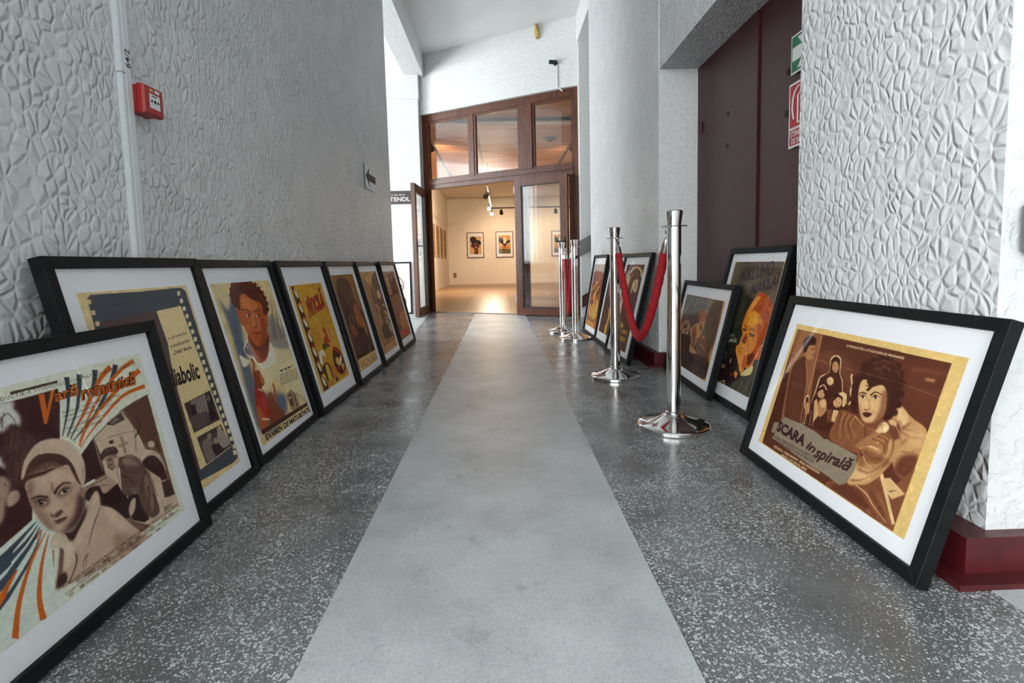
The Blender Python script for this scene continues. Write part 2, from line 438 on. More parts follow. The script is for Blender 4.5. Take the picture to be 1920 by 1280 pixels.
floor = struct(plan('floor', [(-5.6, -9.2), (3.4, -9.2), (3.4, 6.78), (1.25, 6.82), (-1.2, 8.16), (-1.2, 8.3), (-5.6, 8.3)], -.1, 0, M['terrazzo']))
plan('pale_strip', [(-.402, -9.1), (.345, -9.1), (.345, door_line_y(.345) - .03), (-.402, door_line_y(-.402) - .03)], -.02, .0015, M['screed'], floor)
plan('pale_border', [(1.072, -9.1), (3.4, -9.1), (3.4, 1.12), (1.072, 1.12)], -.02, .0012, M['screed'], floor)
plan('pale_border', [(-5.6, 5.3), (-.94, 5.3), (-.993, 5.83), (-1.135, 8.08), (-1.2, 8.16), (-1.2, 8.3), (-5.6, 8.3)], -.02, .0012, M['screed'], floor)

struct(plan('wall_left', [(-1.1542, .56), (-1.0815, 5.18), (-1.38, 5.18), (-1.454, .56)], 0, CEIL, M['plaster']))
wp = struct(plan('wall_right_pillar', [(1.125, 1.12), (3.4, 1.12), (3.4, 1.905), (1.125, 1.905)], 0, CEIL, M['plaster']))
wp.data.materials.append(M['plaster_soft'])
for p in wp.data.polygons:
    if abs(p.normal.y) > .9: p.material_index = 1
struct(plan('wall_right_lintel', [(1.125, 1.905), (1.75, 1.905), (1.75, 3.565), (1.125, 3.565)], 2.049, CEIL, M['plaster']))
wb = struct(plan('wall_right', [(1.118, 3.565), (1.068, 5.95), (2.4, 5.95), (2.4, 3.565)], 0, CEIL, M['plaster']))
wb.data.materials.append(M['plaster_soft'])
for p in wb.data.polygons:
    if abs(p.normal.y) > .9: p.material_index = 1
struct(plan('wall_nook', [(1.085, 6.80), (5.2, 6.80), (5.2, 7.0), (1.25, 7.0), (1.085, 6.95)], 0, CEIL, M['plaster_soft']))
struct(plan('wall_nook_side', [(3.4, 5.95), (3.6, 5.95), (3.6, 6.8), (3.4, 6.8)], 0, CEIL, M['plaster_soft']))
struct(plan('beam_right', [(1.068, 5.95), (1.36, 5.95), (1.36, 6.80), (1.068, 6.93)], 3.60, CEIL, M['plaster_soft']))
struct(plan('beam_left', [(-1.38, 5.18), (-1.10, 5.18), (-1.10, 8.10), (-1.38, 8.10)], 3.62, CEIL, M['plaster_soft']))
struct(plan('wall_hall', [(-5.6, 7.95), (-1.19, 7.95), (-1.19, 8.14), (-1.6, 8.4), (-5.6, 8.4)], 0, 3.27, M['plaster_soft']))
struct(plan('wall_hall_upper', [(-5.6, 7.938), (-1.178, 7.938), (-1.178, 8.14), (-1.6, 8.4), (-5.6, 8.4)], 3.27, CEIL, M['plaster_soft']))
# skew wall over the glazed door, its face a little in front of the frame
wo = MB().box(-.09, -.05, 3.07, 2.66, .22, CEIL).build('wall_over_door', M['plaster_soft'], M=DOOR_M); struct(wo)
wo2 = MB().box(2.53, -.03, 0, 2.66, .22, 3.07).build('wall_beside_door', M['plaster_soft'], M=DOOR_M); struct(wo2)
wo3 = MB().box(-.16, .0, 0, -.06, .08, 3.07).build('wall_beside_door', M['plaster_soft'], M=DOOR_M); struct(wo3)
struct(plan('ceiling', [(-5.8, -9.4), (3.6, -9.4), (3.6, 7.0), (1.3, 7.0), (-1.2, 8.4), (-5.8, 8.4)], CEIL, CEIL + .12, M['ceil']))

# foyer shell behind the camera and the side hall, with window openings for the daylight
def wall_with_opening(name, axis, c0, c1, a0, a1, o0, o1, z0=.8, z1=3.4):
    b = MB()
    def bx(s0, s1, q0, q1):
        if s1 - s0 < .01: return
        if axis == 'x': b.box(c0, s0, q0, c1, s1, q1)
        else: b.box(s0, c0, q0, s1, c1, q1)
    bx(a0, o0, 0, CEIL); bx(o1, a1, 0, CEIL); bx(o0, o1, 0, z0); bx(o0, o1, z1, CEIL)
    return struct(b.build(name, M['plaster_soft']))
wall_with_opening('wall_south', 'y', -9.4, -9.2, -5.8, 3.6, -5.4, .2)
wall_with_opening('wall_west', 'x', -5.8, -5.6, -9.4, 1.6, -8.8, .6)
wall_with_opening('wall_west_hall', 'x', -5.8, -5.6, 1.6, 8.4, 3.0, 7.75)
struct(MB().box(3.4, -9.4, 0, 3.6, 1.9, CEIL).build('wall_east', M['plaster_soft']))
def window_bars(name, axis, c, o0, o1, z0, z1, n):
    t = empty(name); t['kind'] = 'structure'
    def bx(s0, s1, q0, q1):
        b = MB()
        if axis == 'x': b.box(c - .03, s0, q0, c + .03, s1, q1, .004)
        else: b.box(s0, c - .03, q0, s1, c + .03, q1, .004)
        b.build('window_bar', M['white_plastic'], t)
    for k in range(n + 1):
        p = o0 + (o1 - o0)*k/n
        bx(p - .035, p + .035, z0, z1)
    for q in (z0, z0 + (z1 - z0)*.68, z1): bx(o0, o1, q - .03, q + .03)
    for k in range(n):
        p0 = o0 + (o1 - o0)*k/n + .035; p1 = o0 + (o1 - o0)*(k + 1)/n - .035
        b = MB()
        if axis == 'x': b.box(c - .003, p0, z0, c + .003, p1, z1)
        else: b.box(p0, c - .003, z0, p1, c + .003, z1)
        b.build('pane', M['pane'], t)
window_bars('window_1', 'y', -9.28, -5.4, .2, .8, 3.4, 4)
window_bars('window_2', 'x', -5.68, -8.8, .6, .8, 3.4, 6)
window_bars('window_3', 'x', -5.68, 3.0, 7.75, .8, 3.4, 4)

# red painted skirting
def skirting(name, wall_pts, face_pts, foot_pts, h):
    t = empty(name); t['kind'] = 'structure'
    plan('board', face_pts, 0, h, M['red_paint'], t)
    plan('foot', foot_pts, 0, .014, M['red_paint'], t)
skirting('baseboard_pillar', None, [(1.05, 1.088), (3.39, 1.088), (3.39, 1.13), (1.13, 1.13), (1.13, 1.90), (1.05, 1.90)],
         [(1.0, 1.045), (3.39, 1.045), (3.39, 1.13), (1.12, 1.13), (1.12, 1.90), (1.0, 1.90)], .098)
skirting('baseboard_right', None, [(1.074, 3.525), (1.39, 3.525), (1.39, 3.57), (1.125, 3.57), (1.078, 5.93), (1.034, 5.93)],
         [(1.02, 3.46), (1.38, 3.46), (1.38, 3.57), (1.12, 3.57), (1.08, 5.93), (.985, 5.93)], .092)

# stairs rising to the right in the nook behind the block
st = empty('stairs'); st['kind'] = 'structure'
for k in range(7):
    x0 = 1.14 + .29*k
    MB().box(x0, 5.97, .165*k, x0 + .30 if k < 6 else 3.38, 6.79, .165*(k + 1), .004).build('step', M['screed'], st)
plan_b = MB().prism([(1.09, 6.785, .13), (3.3, 6.785, 1.39), (3.3, 6.785, 1.55), (1.09, 6.785, .29)], (0, -.02, 0)).build('sloping_skirting', M['red_paint'], st)

# glazed timber door set, skewed across the end of the corridor
door = empty('door_1', mat=DOOR_M); door['kind'] = 'structure'
def dbox(name, s0, z0, s1, z1, y0=0.0, y1=.08, mat='brown_wood', parent=None, bev=.006):
    return MB().box(s0, y0, z0, s1, y1, z1, bev).build(name, M[mat], parent or door)
dbox('jamb', -.06, 0, .03, 3.07); dbox('jamb', 2.44, 0, 2.53, 3.07)
dbox('head', .03, 2.965, 2.44, 3.07); dbox('transom_bar', .03, 1.935, 2.44, 2.07)
dbox('drip_rail', .03, 2.0, 2.44, 2.03, -.022, .0)
dbox('mullion', 1.63, 2.07, 1.835, 2.965, -.012, .08); dbox('mullion', 1.62, 0, 1.72, 1.935)
dbox('glazing_bar', .80, 2.07, .878, 2.965)
dbox('bottom_rail', 1.72, .0, 2.44, .10)
def sash(s0, s1, z0, z1, w=.03):
    b = MB()
    for r in ((s0, z0, s0 + w, z1), (s1 - w, z0, s1, z1), (s0 + w, z0, s1 - w, z0 + w), (s0 + w, z1 - w, s1 - w, z1)):
        b.box(r[0], .012, r[1], r[2], .06, r[3], .004)
    b.build('sash', M['brown_wood'], door)
    MB().box(s0 + w - .004, .034, z0 + w - .004, s1 - w + .004, .040, z1 - w + .004).build('pane', M['pane'], door)
sash(.03, .80, 2.07, 2.965); sash(.878, 1.63, 2.07, 2.965); sash(1.835, 2.44, 2.07, 2.965); sash(1.72, 2.44, .10, 1.935, .02)
MB().box(0.0, -.02, 0, 1.62, .09, .012, .003).build('threshold', M['steel'], door)
def door_leaf(W, H, Mx, handle_side):
    """one glazed leaf, X from its left edge, front at -Y"""
    w = .10
    b = MB()
    z0, z1 = .012, H
    for pts in ([(0, z0), (w, z0 + w), (w, z1 - w), (0, z1)], [(W, z0), (W, z1), (W - w, z1 - w), (W - w, z0 + w)],
                [(0, z0), (W, z0), (W - w, z0 + w), (w, z0 + w)], [(0, z1), (w, z1 - w), (W - w, z1 - w), (W, z1)]):
        b.prism([(x, 0, z) for x, z in pts], (0, .055, 0))
    lf = b.build('leaf', M['brown_wood'], door); lf.matrix_local = Mx
    b = MB()
    for r in ((w, z0 + w, w + .012, z1 - w), (W - w - .012, z0 + w, W - w, z1 - w), (w, z0 + w, W - w, z0 + w + .012), (w, z1 - w - .012, W - w, z1 - w)):
        b.box(r[0], .008, r[1], r[2], .047, r[3])
    b.build('gasket', M['black_plastic'], lf)
    MB().box(w + .004, .024, z0 + w + .004, W - w - .004, .031, z1 - w - .004).build('pane', M['pane'], lf)
    hx = W - .05 if handle_side > 0 else .05
    h = MB().box(hx - .015, -.008, .93, hx + .015, .0, 1.10, .003)
    h.tube([(hx, 0, 1.03), (hx, -.045, 1.03), (hx - .11*handle_side, -.05, 1.03)], .009, 10)
    h.build('handle', M['black_plastic'], lf, 40)
    for z in (.25, 1.0, H - .15):
        hh = MB().box(-.012 if handle_side > 0 else W - .002, .0, z - .05, .002 if handle_side > 0 else W + .012, .03, z + .05, .003)
        hh.build('hinge', M['white_plastic'], lf)
    return lf
# right-hand leaf folded flat against the fixed light, left-hand leaf swung out towards the corridor
dbox('jamb_lining', 2.385, 0, 2.44, 1.935, -.035, .08)
door_leaf(.80, 1.93, Matrix.Translation((1.592, -.115, 0)) @ Matrix.Rotation(math.radians(-1.0), 4, 'Z'), 1)
_inv = DOOR_M.inverted()
hp = Vector((-1.133, 8.10, 0)); ed = Vector((-.052, -.85, 0)).normalized()
Yl = Vector((0, 0, 1)).cross(-ed)
# seen from the corridor its left edge is the free edge
p0 = hp + ed*.82
Ml = Matrix(((-ed.x, Yl.x, 0, p0.x), (-ed.y, Yl.y, 0, p0.y), (0, 0, 1, 0), (0, 0, 0, 1)))
door_leaf(.80, 1.915, _inv @ Ml, -1)

# brown steel double door in the recess on the right
d2 = empty('door_2', (1.39, 1.905, 0)); d2['kind'] = 'structure'
MB().box(.0, .845, .01, .05, 1.66, 2.049, .003).build('leaf', M['door_paint'], d2)
lf2 = MB().box(.006, .0, .01, .05, .838, 2.049, .003).build('leaf', M['door_paint'], d2)
MB().box(-.006, .828, .01, .006, .862, 2.03, .002).build('meeting_strip', M['door_paint'], d2)
def ring(y, z, r=.014):
    Mx = Matrix.Translation((0.0, y - 1.905, z)) @ Matrix.Rotation(-PI/2, 4, 'Y')
    o = MB().lathe([(r*.5, -.004), (r*.5, .004), (r, .004), (r*1.05, -.006)], 20, Mx).build('lock_ring', M['door_paint'], d2, 40)
    MB().lathe([(0, .002), (r*.52, .002), (r*.52, -.004)], 16, Mx).build('hole', M['ink'], o)
ring(3.098, 1.617); ring(3.104, 1.425); ring(2.462, 1.628)
ho = MB().lathe([(0, .002), (.017, .002), (.017, -.008)], 20, Matrix.Translation((.0, 2.462 - 1.905, 1.432)) @ Matrix.Rotation(-PI/2, 4, 'Y')).build('keyhole', M['ink'], d2)
for z in (1.636, .55):
    MB().tube([(-.004, 3.492 - 1.905, z - .035), (-.004, 3.492 - 1.905, z + .035)], .012, 12).build('hinge', M['door_paint'], d2, 40)
for z in (1.17, 1.145, 1.118): MB().lathe([(0, .006), (.006, .004), (.007, -.004)], 12, Matrix.Translation((0, 1.57, z)) @ Matrix.Rotation(-PI/2, 4, 'Y')).build('rivet', M['door_paint'], d2, 60)

# ------------------------------------------------------------------ gallery behind the door
GH = 3.2
gf = struct(plan('floor_gallery', [(-1.93, 8.3), (-1.2, 8.21), (1.25, 6.87), (5.0, 6.9), (5.0, 19.2), (-1.93, 19.2)], -.1, -.003, M['grout']))
TS = .42
tile_me = MB().box(.003, .003, -.02, TS - .003, TS - .003, 0, .0015).build('tile', M['tile'], gf)
tile_mesh = tile_me.data; first = True
for r in range(17):
    for c in range(10):
        x = -1.93 + c*TS + (TS/2 if r % 2 else 0) - (TS/2 if r % 2 else 0); y = 7.0 + r*TS
        if y < door_line_y(x, .12) and y < door_line_y(x + TS, .12): 
            if y + TS < door_line_y(x + TS, .12): continue
            continue
        if first: o = tile_me; first = False
        else:
            o = bpy.data.objects.new('tile', tile_mesh); COL.objects.link(o); o.parent = gf
        o.location = (x, y, 0)
# sill filling the wedge between the door and the first full tiles, and the far floor beyond the tiles
struct(plan('floor_gallery_far', [(-1.93, 7.0 + 17*TS), (5.0, 7.0 + 17*TS), (5.0, 19.2), (-1.93, 19.2)], -.05, 0, M['tile']))
struct(plan('floor_gallery_side', [(-1.93 + 10*TS, 7.0), (5.0, 7.0), (5.0, 7.0 + 17*TS), (-1.93 + 10*TS, 7.0 + 17*TS)], -.05, 0, M['tile']))
struct(plan('floor_gallery_sill', [(-1.93, 8.30), (-1.2, 8.22), (1.25, 6.88), (1.7, 7.0), (1.7, 7.35), (-1.1, 8.9), (-1.93, 8.9)], -.05, -.001, M['tile']))
struct(plan('wall_gallery_left', [(-2.13, 8.2), (-1.93, 8.2), (-1.93, 19.2), (-2.13, 19.2)], 0, GH + .7, M['gal_wall']))
struct(plan('wall_gallery_back', [(-2.13, 19.2), (5.2, 19.2), (5.2, 19.4), (-2.13, 19.4)], 0, GH + .2, M['gal_wall']))
struct(plan('wall_gallery_right', [(5.0, 7.0), (5.2, 7.0), (5.2, 19.2), (5.0, 19.2)], 0, GH + .7, M['gal_wall']))
gc = struct(plan('ceiling_gallery', [(-2.1, 8.4), (-1.05, 8.4), (1.5, 7.0), (5.2, 7.0), (5.2, 19.4), (-2.1, 19.4)], GH + .03, GH + .12, M['gal_wall']))
struct(plan('beam_gallery', [(-1.93, 14.6), (5.0, 14.6), (5.0, 15.0), (-1.93, 15.0)], GH - .10, GH + .03, M['gal_wall']))
PW = .60
for k in range(13):
    y0 = 7.1 + k*PW
    xm = max(-1.93, -1.118 + (8.12 + .30 - y0)/.54676)
    if xm > 4.5: continue
    MB().box(xm, y0 + .006, GH, 5.0, y0 + PW - .006, GH + .03, .004).build('plank', M['plank'], gc)
for x in (-1.31, -.37, 1.52):
    y0 = max(8.95, door_line_y(x, .4))
    struct(MB().box(x - .02, y0, GH - .03, x + .02, 14.5, GH - .001).build('ceiling_batten', M['dark_steel'])).parent = gc
MB().box(-1.6, 8.80, GH - .05, 5.0, 8.86, GH - .001).build('ceiling_batten', M['dark_steel'], gc)
MB().box(-1.7, 8.86, GH - .02, 5.0, 9.2, GH - .001).build('pale_panel', M['gal_wall'], gc)

# ------------------------------------------------------------------ printed artwork, drawn shape by shape
# outline of each print as it was traced; strokes below are given in the same tracing and squared up by this map
TRACE = {
    'vara': [(-376.3, 820.4), (261.3, 662.0), (347.1, 955.3), (-181.3, 1367.9)],
    'diab': [(135.8, 550.3), (343.8, 535.7), (448.0, 864.1), (283.3, 988.4)],
    'exam': [(393.8, 532.8), (503.3, 524.9), (580.5, 768.9), (493.2, 836.6)],
    'piti': [(540.7, 535.4), (601.6, 529.3), (655.0, 702.8), (604.0, 737.6)],
    'dark': [(620.4, 516.3), (660.5, 513.5), (709.0, 673.4), (676.2, 698.2)],
    'lad': [(674.7, 509.8), (703.8, 508.1), (745.5, 646.8), (721.7, 664.6)],
    'city': [(716.4, 509.4), (738.0, 507.9), (770.7, 624.9), (752.8, 638.3)],
    'scara': [(1494.6, 606.6), (1816.9, 671.2), (1694.8, 1012.1), (1421.8, 826.3)],
    'mik': [(1379.5, 490.8), (1472.1, 490.1), (1404.2, 745.7), (1324.7, 702.8)],
    'tank': [(1293.6, 552.1), (1366.9, 565.8), (1323.9, 714.9), (1259.4, 673.8)],
    'far': [(1116.6, 495.5), (1135.2, 495.6), (1113.9, 618.0), (1097.3, 607.3)],
    'mid': [(1144.2, 497.4), (1164.7, 497.7), (1137.7, 629.4), (1119.7, 617.6)],
    'pol': [(1175.6, 495.8), (1208.5, 495.8), (1171.0, 660.8), (1142.1, 644.8)],
}
UNIT = [(0, 0), (1, 0), (1, 1), (0, 1)]
def square_up(src):
    A, b = [], []
    for (x, y), (u, v) in zip(src, UNIT):
        A += [[x, y, 1, 0, 0, 0, -u*x, -u*y], [0, 0, 0, x, y, 1, -v*x, -v*y]]; b += [u, v]
    h = np.linalg.solve(np.array(A, float), np.array(b, float))
    return np.append(h, 1).reshape(3, 3)

class Sheet:
    """a small paint program: filled shapes, soft shapes and tapering strokes on a colour grid"""
    SS = 2
    def __init__(s, key, asp, cols, paper):
        s.c = cols; s.r = int(round(cols*asp)); s.W, s.Hh = s.c*s.SS, s.r*s.SS
        s.im = np.empty((s.Hh, s.W, 3)); s.im[:] = np.array(paper)/255.0
        s.H = square_up(TRACE[key]) if key in TRACE else None
        s.o = (0, 0, 1); s.words = []; s.rng = np.random.RandomState(abs(hash(key)) % 1000 if False else sum(map(ord, key)))
    def at(s, ox, oy, k): s.o = (ox, oy, k); return s
    def uv(s, pts):
        p = np.array(pts, float)
        if s.H is None: return p
        p = p*s.o[2] + np.array(s.o[:2])
        q = np.c_[p, np.ones(len(p))] @ s.H.T
        return q[:, :2]/q[:, 2:3]
    def px(s, pts): return s.uv(pts)*np.array([s.W, s.Hh])
    @staticmethod
    def curve(p, closed=True, n=6):
        p = np.asarray(p, float); m = len(p); out = []
        for i in range(m if closed else m - 1):
            if closed: a, b, c, d = p[i-1], p[i], p[(i+1) % m], p[(i+2) % m]
            else: a, b, c, d = p[max(i-1, 0)], p[i], p[i+1], p[min(i+2, m-1)]
            for k in range(n):
                t = k/n
                out.append(.5*(2*b + (c-a)*t + (2*a-5*b+4*c-d)*t*t + (3*b-a-3*c+d)*t**3))
        if not closed: out.append(p[-1])
        return np.array(out)
    def mask(s, P, soft):
        pad = int(soft*3) + 2
        x0 = max(0, int(P[:, 0].min()) - pad); x1 = min(s.W, int(P[:, 0].max()) + pad + 1)
        y0 = max(0, int(P[:, 1].min()) - pad); y1 = min(s.Hh, int(P[:, 1].max()) + pad + 1)
        if x1 <= x0 or y1 <= y0: return None
        m = np.zeros((y1-y0, x1-x0)); xs = np.arange(x0, x1) + .5
        Q = np.roll(P, -1, 0)
        for j, y in enumerate(np.arange(y0, y1) + .5):
            k = (P[:, 1] > y) != (Q[:, 1] > y)
            if not k.any(): continue
            xc = np.sort(P[k, 0] + (y - P[k, 1])*(Q[k, 0] - P[k, 0])/(Q[k, 1] - P[k, 1]))
            m[j] = np.searchsorted(xc, xs) % 2
        r = int(round(soft))
        if r > 0:
            for _ in range(2):
                for ax in (0, 1):
                    pd = [(0, 0), (0, 0)]; pd[ax] = (r + 1, r)
                    cs = np.cumsum(np.pad(m, pd), ax)
                    n = m.shape[ax]
                    m = (np.take(cs, np.arange(2*r+1, 2*r+1+n), ax) - np.take(cs, np.arange(0, n), ax))/(2*r+1)
        return m, x0, y0, x1, y1
    def put(s, P, col, a, soft):
        k = s.mask(P, soft)
        if k is None: return
        m, x0, y0, x1, y1 = k
        m = (m*a)[..., None]
        s.im[y0:y1, x0:x1] = s.im[y0:y1, x0:x1]*(1-m) + (np.array(col)/255.0)*m
    def poly(s, pts, col, a=1.0, soft=0.0, sm=False):
        P = s.px(pts)
        if sm: P = s.curve(P)
        s.put(P, col, a, soft*s.W/950); return s
    def blob(s, pts, col, a=1.0, soft=1.0): return s.poly(pts, col, a, soft, True)
    def oval(s, cx, cy, rx, ry, col, rot=0.0, a=1.0, soft=0.0):
        t = np.linspace(0, 2*np.pi, 28, endpoint=False); c_, n_ = math.cos(rot), math.sin(rot)
        x, y = rx*np.cos(t), ry*np.sin(t)
        return s.poly(np.c_[cx + x*c_ - y*n_, cy + x*n_ + y*c_], col, a, soft)
    def line(s, pts, w0, col, w1=None, a=1.0, soft=0.0):
        """stroke with width given in tracing units, tapering from w0 to w1"""
        w1 = w0 if w1 is None else w1
        p = s.curve(pts, False, 5) if len(pts) > 2 else np.array(pts, float)
        d = np.gradient(p, axis=0); d /= np.maximum(np.linalg.norm(d, axis=1, keepdims=True), 1e-9)
        n = np.c_[-d[:, 1], d[:, 0]]*np.linspace(w0, w1, len(p))[:, None]/2
        return s.poly(np.r_[p + n, (p - n)[::-1]], col, a, soft)
    def dashes(s, A, B, n, h, col, fill=.75, a=.9):
        """a line of print too small to read"""
        A, B = np.array(A, float), np.array(B, float); t = 0
        while t < 1:
            l = s.rng.uniform(.4, 1.4)/n
            s.line([A + (B-A)*t, A + (B-A)*min(1, t + l*fill)], h, col, a=a); t += l
        return s
    def grain(s, amp, blot=.0, mott=.0):
        n = s.rng.randn(s.Hh, s.W)
        s.im = s.im*(1 + amp*n[..., None])
        for cell, am in ((40, blot), (11, mott), (5, mott*.6)):
            if not am: continue
            cell = max(2, int(cell*s.W/840))
            g = s.rng.randn(s.Hh//cell + 3, s.W//cell + 3)
            yi = np.linspace(0, g.shape[0]-1.01, s.Hh); xi = np.linspace(0, g.shape[1]-1.01, s.W)
            y0, x0 = yi.astype(int), xi.astype(int); fy, fx = (yi-y0)[:, None], (xi-x0)[None]
            b = g[y0][:, x0]*(1-fy)*(1-fx) + g[y0+1][:, x0]*fy*(1-fx) + g[y0][:, x0+1]*(1-fy)*fx + g[y0+1][:, x0+1]*fy*fx
            s.im = s.im*(1 + am*b[..., None])
        return s
    def word(s, txt, BL, BR, TL, col, **kw):
        q = s.uv([BL, BR, TL]); s.words.append(dict(s=txt, q=[tuple(r) for r in q], col=tuple(col), **kw)); return s
    def done(s):
        im = np.clip(s.im, 0, 1)
        im = im.reshape(s.r, s.SS, s.c, s.SS, 3).mean((1, 3))
        return im, s.words

def art_vara(asp):
    s = Sheet('vara', asp, 420, (222, 221, 200))
    DK, MD, LT, WH = (62, 33, 31), (142, 108, 90), (206, 178, 152), (214, 222, 208)
    OR, NV = (204, 98, 24), (62, 72, 84)
    s.at(0, 660, .25)
    # woodland photograph on the left
    s.poly([(85, 372), (435, 275), (450, 400), (449, 660), (300, 760), (250, 1000), (240, 1300), (-200, 1700), (-1600, 1900), (-1600, 650)], DK)
    s.blob([(-1300, 640), (-300, 420), (85, 372), (100, 420), (150, 480), (150, 570), (110, 640), (60, 590), (-60, 640), (-500, 900), (-1300, 1100)], (206, 202, 192), soft=4)
    s.blob([(-900, 900), (-60, 780), (30, 830), (40, 900), (-20, 900), (-500, 1050)], (190, 184, 172), soft=4)
    for k in range(26):
        x = s.rng.uniform(-800, 130); y = 420 + s.rng.uniform(0, 220) - x*.25
        s.line([(x, y), (x + s.rng.uniform(-60, 60), y + 70), (x + s.rng.uniform(-90, 40), y + 160)], 7, (70, 46, 42), 2)
    s.blob([(60, 560), (160, 560), (260, 660), (240, 760), (150, 900), (120, 1060), (60, 1100), (60, 900), (10, 760)], (74, 46, 40), soft=4)
    for k in range(30):
        x = s.rng.uniform(40, 250); y = s.rng.uniform(560, 900)
        s.line([(x, y), (x - 12, y + 70), (x - 26, y + 140)], 4, (128, 98, 84), 1, a=.6)
    # second face and hand at the edge
    s.blob([(-260, 900), (20, 890), (70, 960), (72, 1040), (40, 1150), (0, 1290), (-260, 1420)], (168, 138, 118), soft=5)
    s.blob([(-260, 880), (-40, 850), (50, 890), (72, 960), (20, 930), (-100, 960), (-260, 990)], (52, 28, 26), soft=3)
    s.blob([(60, 1070), (110, 1036), (145, 1050), (146, 1100), (95, 1150), (55, 1150)], (186, 156, 134), soft=2)
    for y in (1062, 1082, 1104): s.line([(95, y + 12), (148, y - 6)], 3, (96, 68, 58))
    s.line([(30, 985), (52, 1000)], 8, (80, 50, 44)); s.line([(0, 1100), (30, 1090)], 6, (110, 76, 66))
    # bar over the photograph and rays at the top
    s.poly([(76, 302), (430, 214), (433, 232), (79, 322)], (74, 44, 42))
    for p, a_, b_ in (([(500, 190), (512, 300), (508, 430), (470, 632)], 40, 8), ([(597, 168), (592, 300), (572, 450), (503, 638)], 44, 8),
                      ([(712, 135), (702, 250), (640, 430), (528, 650)], 42, 8), ([(866, 97), (832, 225), (730, 440), (640, 560), (548, 668)], 40, 7)): s.line(p, a_, NV, b_)
    for p, a_, b_ in (([(828, 112), (752, 200), (690, 330), (610, 500), (562, 575)], 44, 8), ([(1000, 66), (900, 140), (770, 300), (660, 500), (588, 700)], 34, 7),
                      ([(1046, 138), (900, 260), (760, 420), (650, 570), (598, 706)], 40, 7), ([(1085, 254), (920, 330), (780, 480), (680, 600), (604, 718)], 30, 5)): s.line(p, a_, OR, b_)
    for x, y in ((538, 652), (570, 672)): s.line([(x, y), (x - 6, y + 12)], 10, OR, 2)
    # ambulance photograph on the right
    s.poly([(1105, 318), (1312, 1065), (1345, 1150), (1130, 1300), (960, 1420), (610, 768), (700, 640), (790, 548), (905, 436), (1000, 372)], (120, 88, 74))
    s.poly([(705, 645), (790, 560), (800, 520), (915, 436), (1000, 560), (1076, 668), (1082, 722), (1190, 770), (1236, 900), (1252, 1090), (1310, 1065), (1345, 1150), (1130, 1300), (1000, 1260), (920, 1050), (780, 900), (742, 740)], (204, 178, 152))
    s.poly([(930, 425), (1105, 318), (1212, 760), (1150, 700), (1062, 690), (1010, 560)], (96, 66, 54))
    for k in range(60):
        x, y = s.rng.uniform(980, 1180), s.rng.uniform(380, 700)
        if (y - 425)/(760-425) > (x - 930)/(1212-930)*1.15: continue
        s.oval(x, y, 12, 8, (s.rng.choice([70, 128]),)*1 + (60, 50), a=.5, soft=1)
    s.poly([(790, 545), (905, 452), (938, 505), (850, 550)], (78, 58, 52)); s.poly([(820, 535), (870, 492), (900, 500), (850, 540)], (134, 112, 98))
    s.poly([(610, 768), (702, 640), (742, 740), (790, 910), (650, 980), (630, 1000)], (58, 33, 31))
    s.line([(905, 440), (1000, 560), (1020, 740)], 5, (90, 62, 54)); s.line([(800, 640), (1010, 590)], 4, (120, 90, 78)); s.line([(700, 648), (770, 890)], 8, (150, 122, 104))
    s.line([(1020, 480), (1050, 560), (1010, 640)], 9, (60, 40, 36)); s.line([(1035, 620), (1080, 720)], 10, (214, 190, 164))
    s.oval(1134, 690, 27, 25, (206, 178, 152), soft=1)
    s.blob([(1066, 836), (1105, 782), (1170, 784), (1232, 870), (1222, 945), (1160, 915), (1110, 880)], (62, 38, 34), soft=1)
    s.line([(1052, 820), (1110, 740), (1190, 770), (1240, 880)], 10, (222, 198, 172), 6)
    s.poly([(1210, 975), (1270, 950), (1308, 1062), (1235, 1090)], (74, 46, 40)); s.poly([(1195, 920), (1245, 905), (1250, 950), (1210, 965)], (66, 42, 38))
    s.line([(890, 708), (956, 678)], 22, (158, 128, 108)); s.line([(908, 630), (940, 758)], 22, (158, 128, 108))
    s.blob([(815, 670), (850, 660), (845, 685), (825, 688)], (70, 44, 40), soft=1)
    s.poly([(625, 1010), (800, 920), (920, 1010), (800, 1060), (640, 1090)], (176, 148, 126)); s.line([(640, 1020), (800, 940)], 7, (96, 68, 58)); s.line([(700, 1010), (830, 990)], 6, (120, 90, 76))
    s.blob([(640, 1100), (665, 1022), (740, 1005), (785, 1060), (890, 985), (950, 1080), (985, 1220), (900, 1240), (760, 1160)], (50, 27, 26), soft=1)
    s.poly([(960, 1060), (1050, 1060), (1120, 1250), (1080, 1275), (1000, 1258), (960, 1190)], (50, 30, 28))
    s.blob([(884, 805), (940, 780), (1020, 792), (1092, 868), (1130, 950), (1168, 1080), (1196, 1195), (1130, 1240), (1060, 1150), (1030, 1060), (960, 1075), (915, 1045), (896, 930)], (100, 74, 63), soft=1)
    s.blob([(915, 800), (985, 792), (1050, 850), (1000, 850), (930, 842)], (140, 112, 96), soft=4); s.blob([(1075, 905), (1120, 960), (1160, 1110), (1150, 1190), (1110, 1110), (1085, 1000)], (134, 106, 90), a=.9, soft=4)
    for q in ([(1095, 880), (1070, 960), (1060, 1060)], [(905, 860), (960, 900), (1040, 900)], [(912, 920), (980, 960), (1030, 1050)], [(1110, 1000), (1120, 1090), (1100, 1200)], [(1150, 1060), (1165, 1140), (1150, 1220)]): s.line(q, 11, (56, 36, 33), 4, a=.85, soft=1.5)
    s.line([(890, 815), (960, 770), (1040, 800), (1110, 880), (1180, 1080)], 5, (60, 38, 35), 4)
    s.poly([(876, 846), (898, 872), (914, 1045), (888, 1000)], (216, 192, 166)); s.line([(874, 850), (905, 1040)], 4, (70, 46, 42))
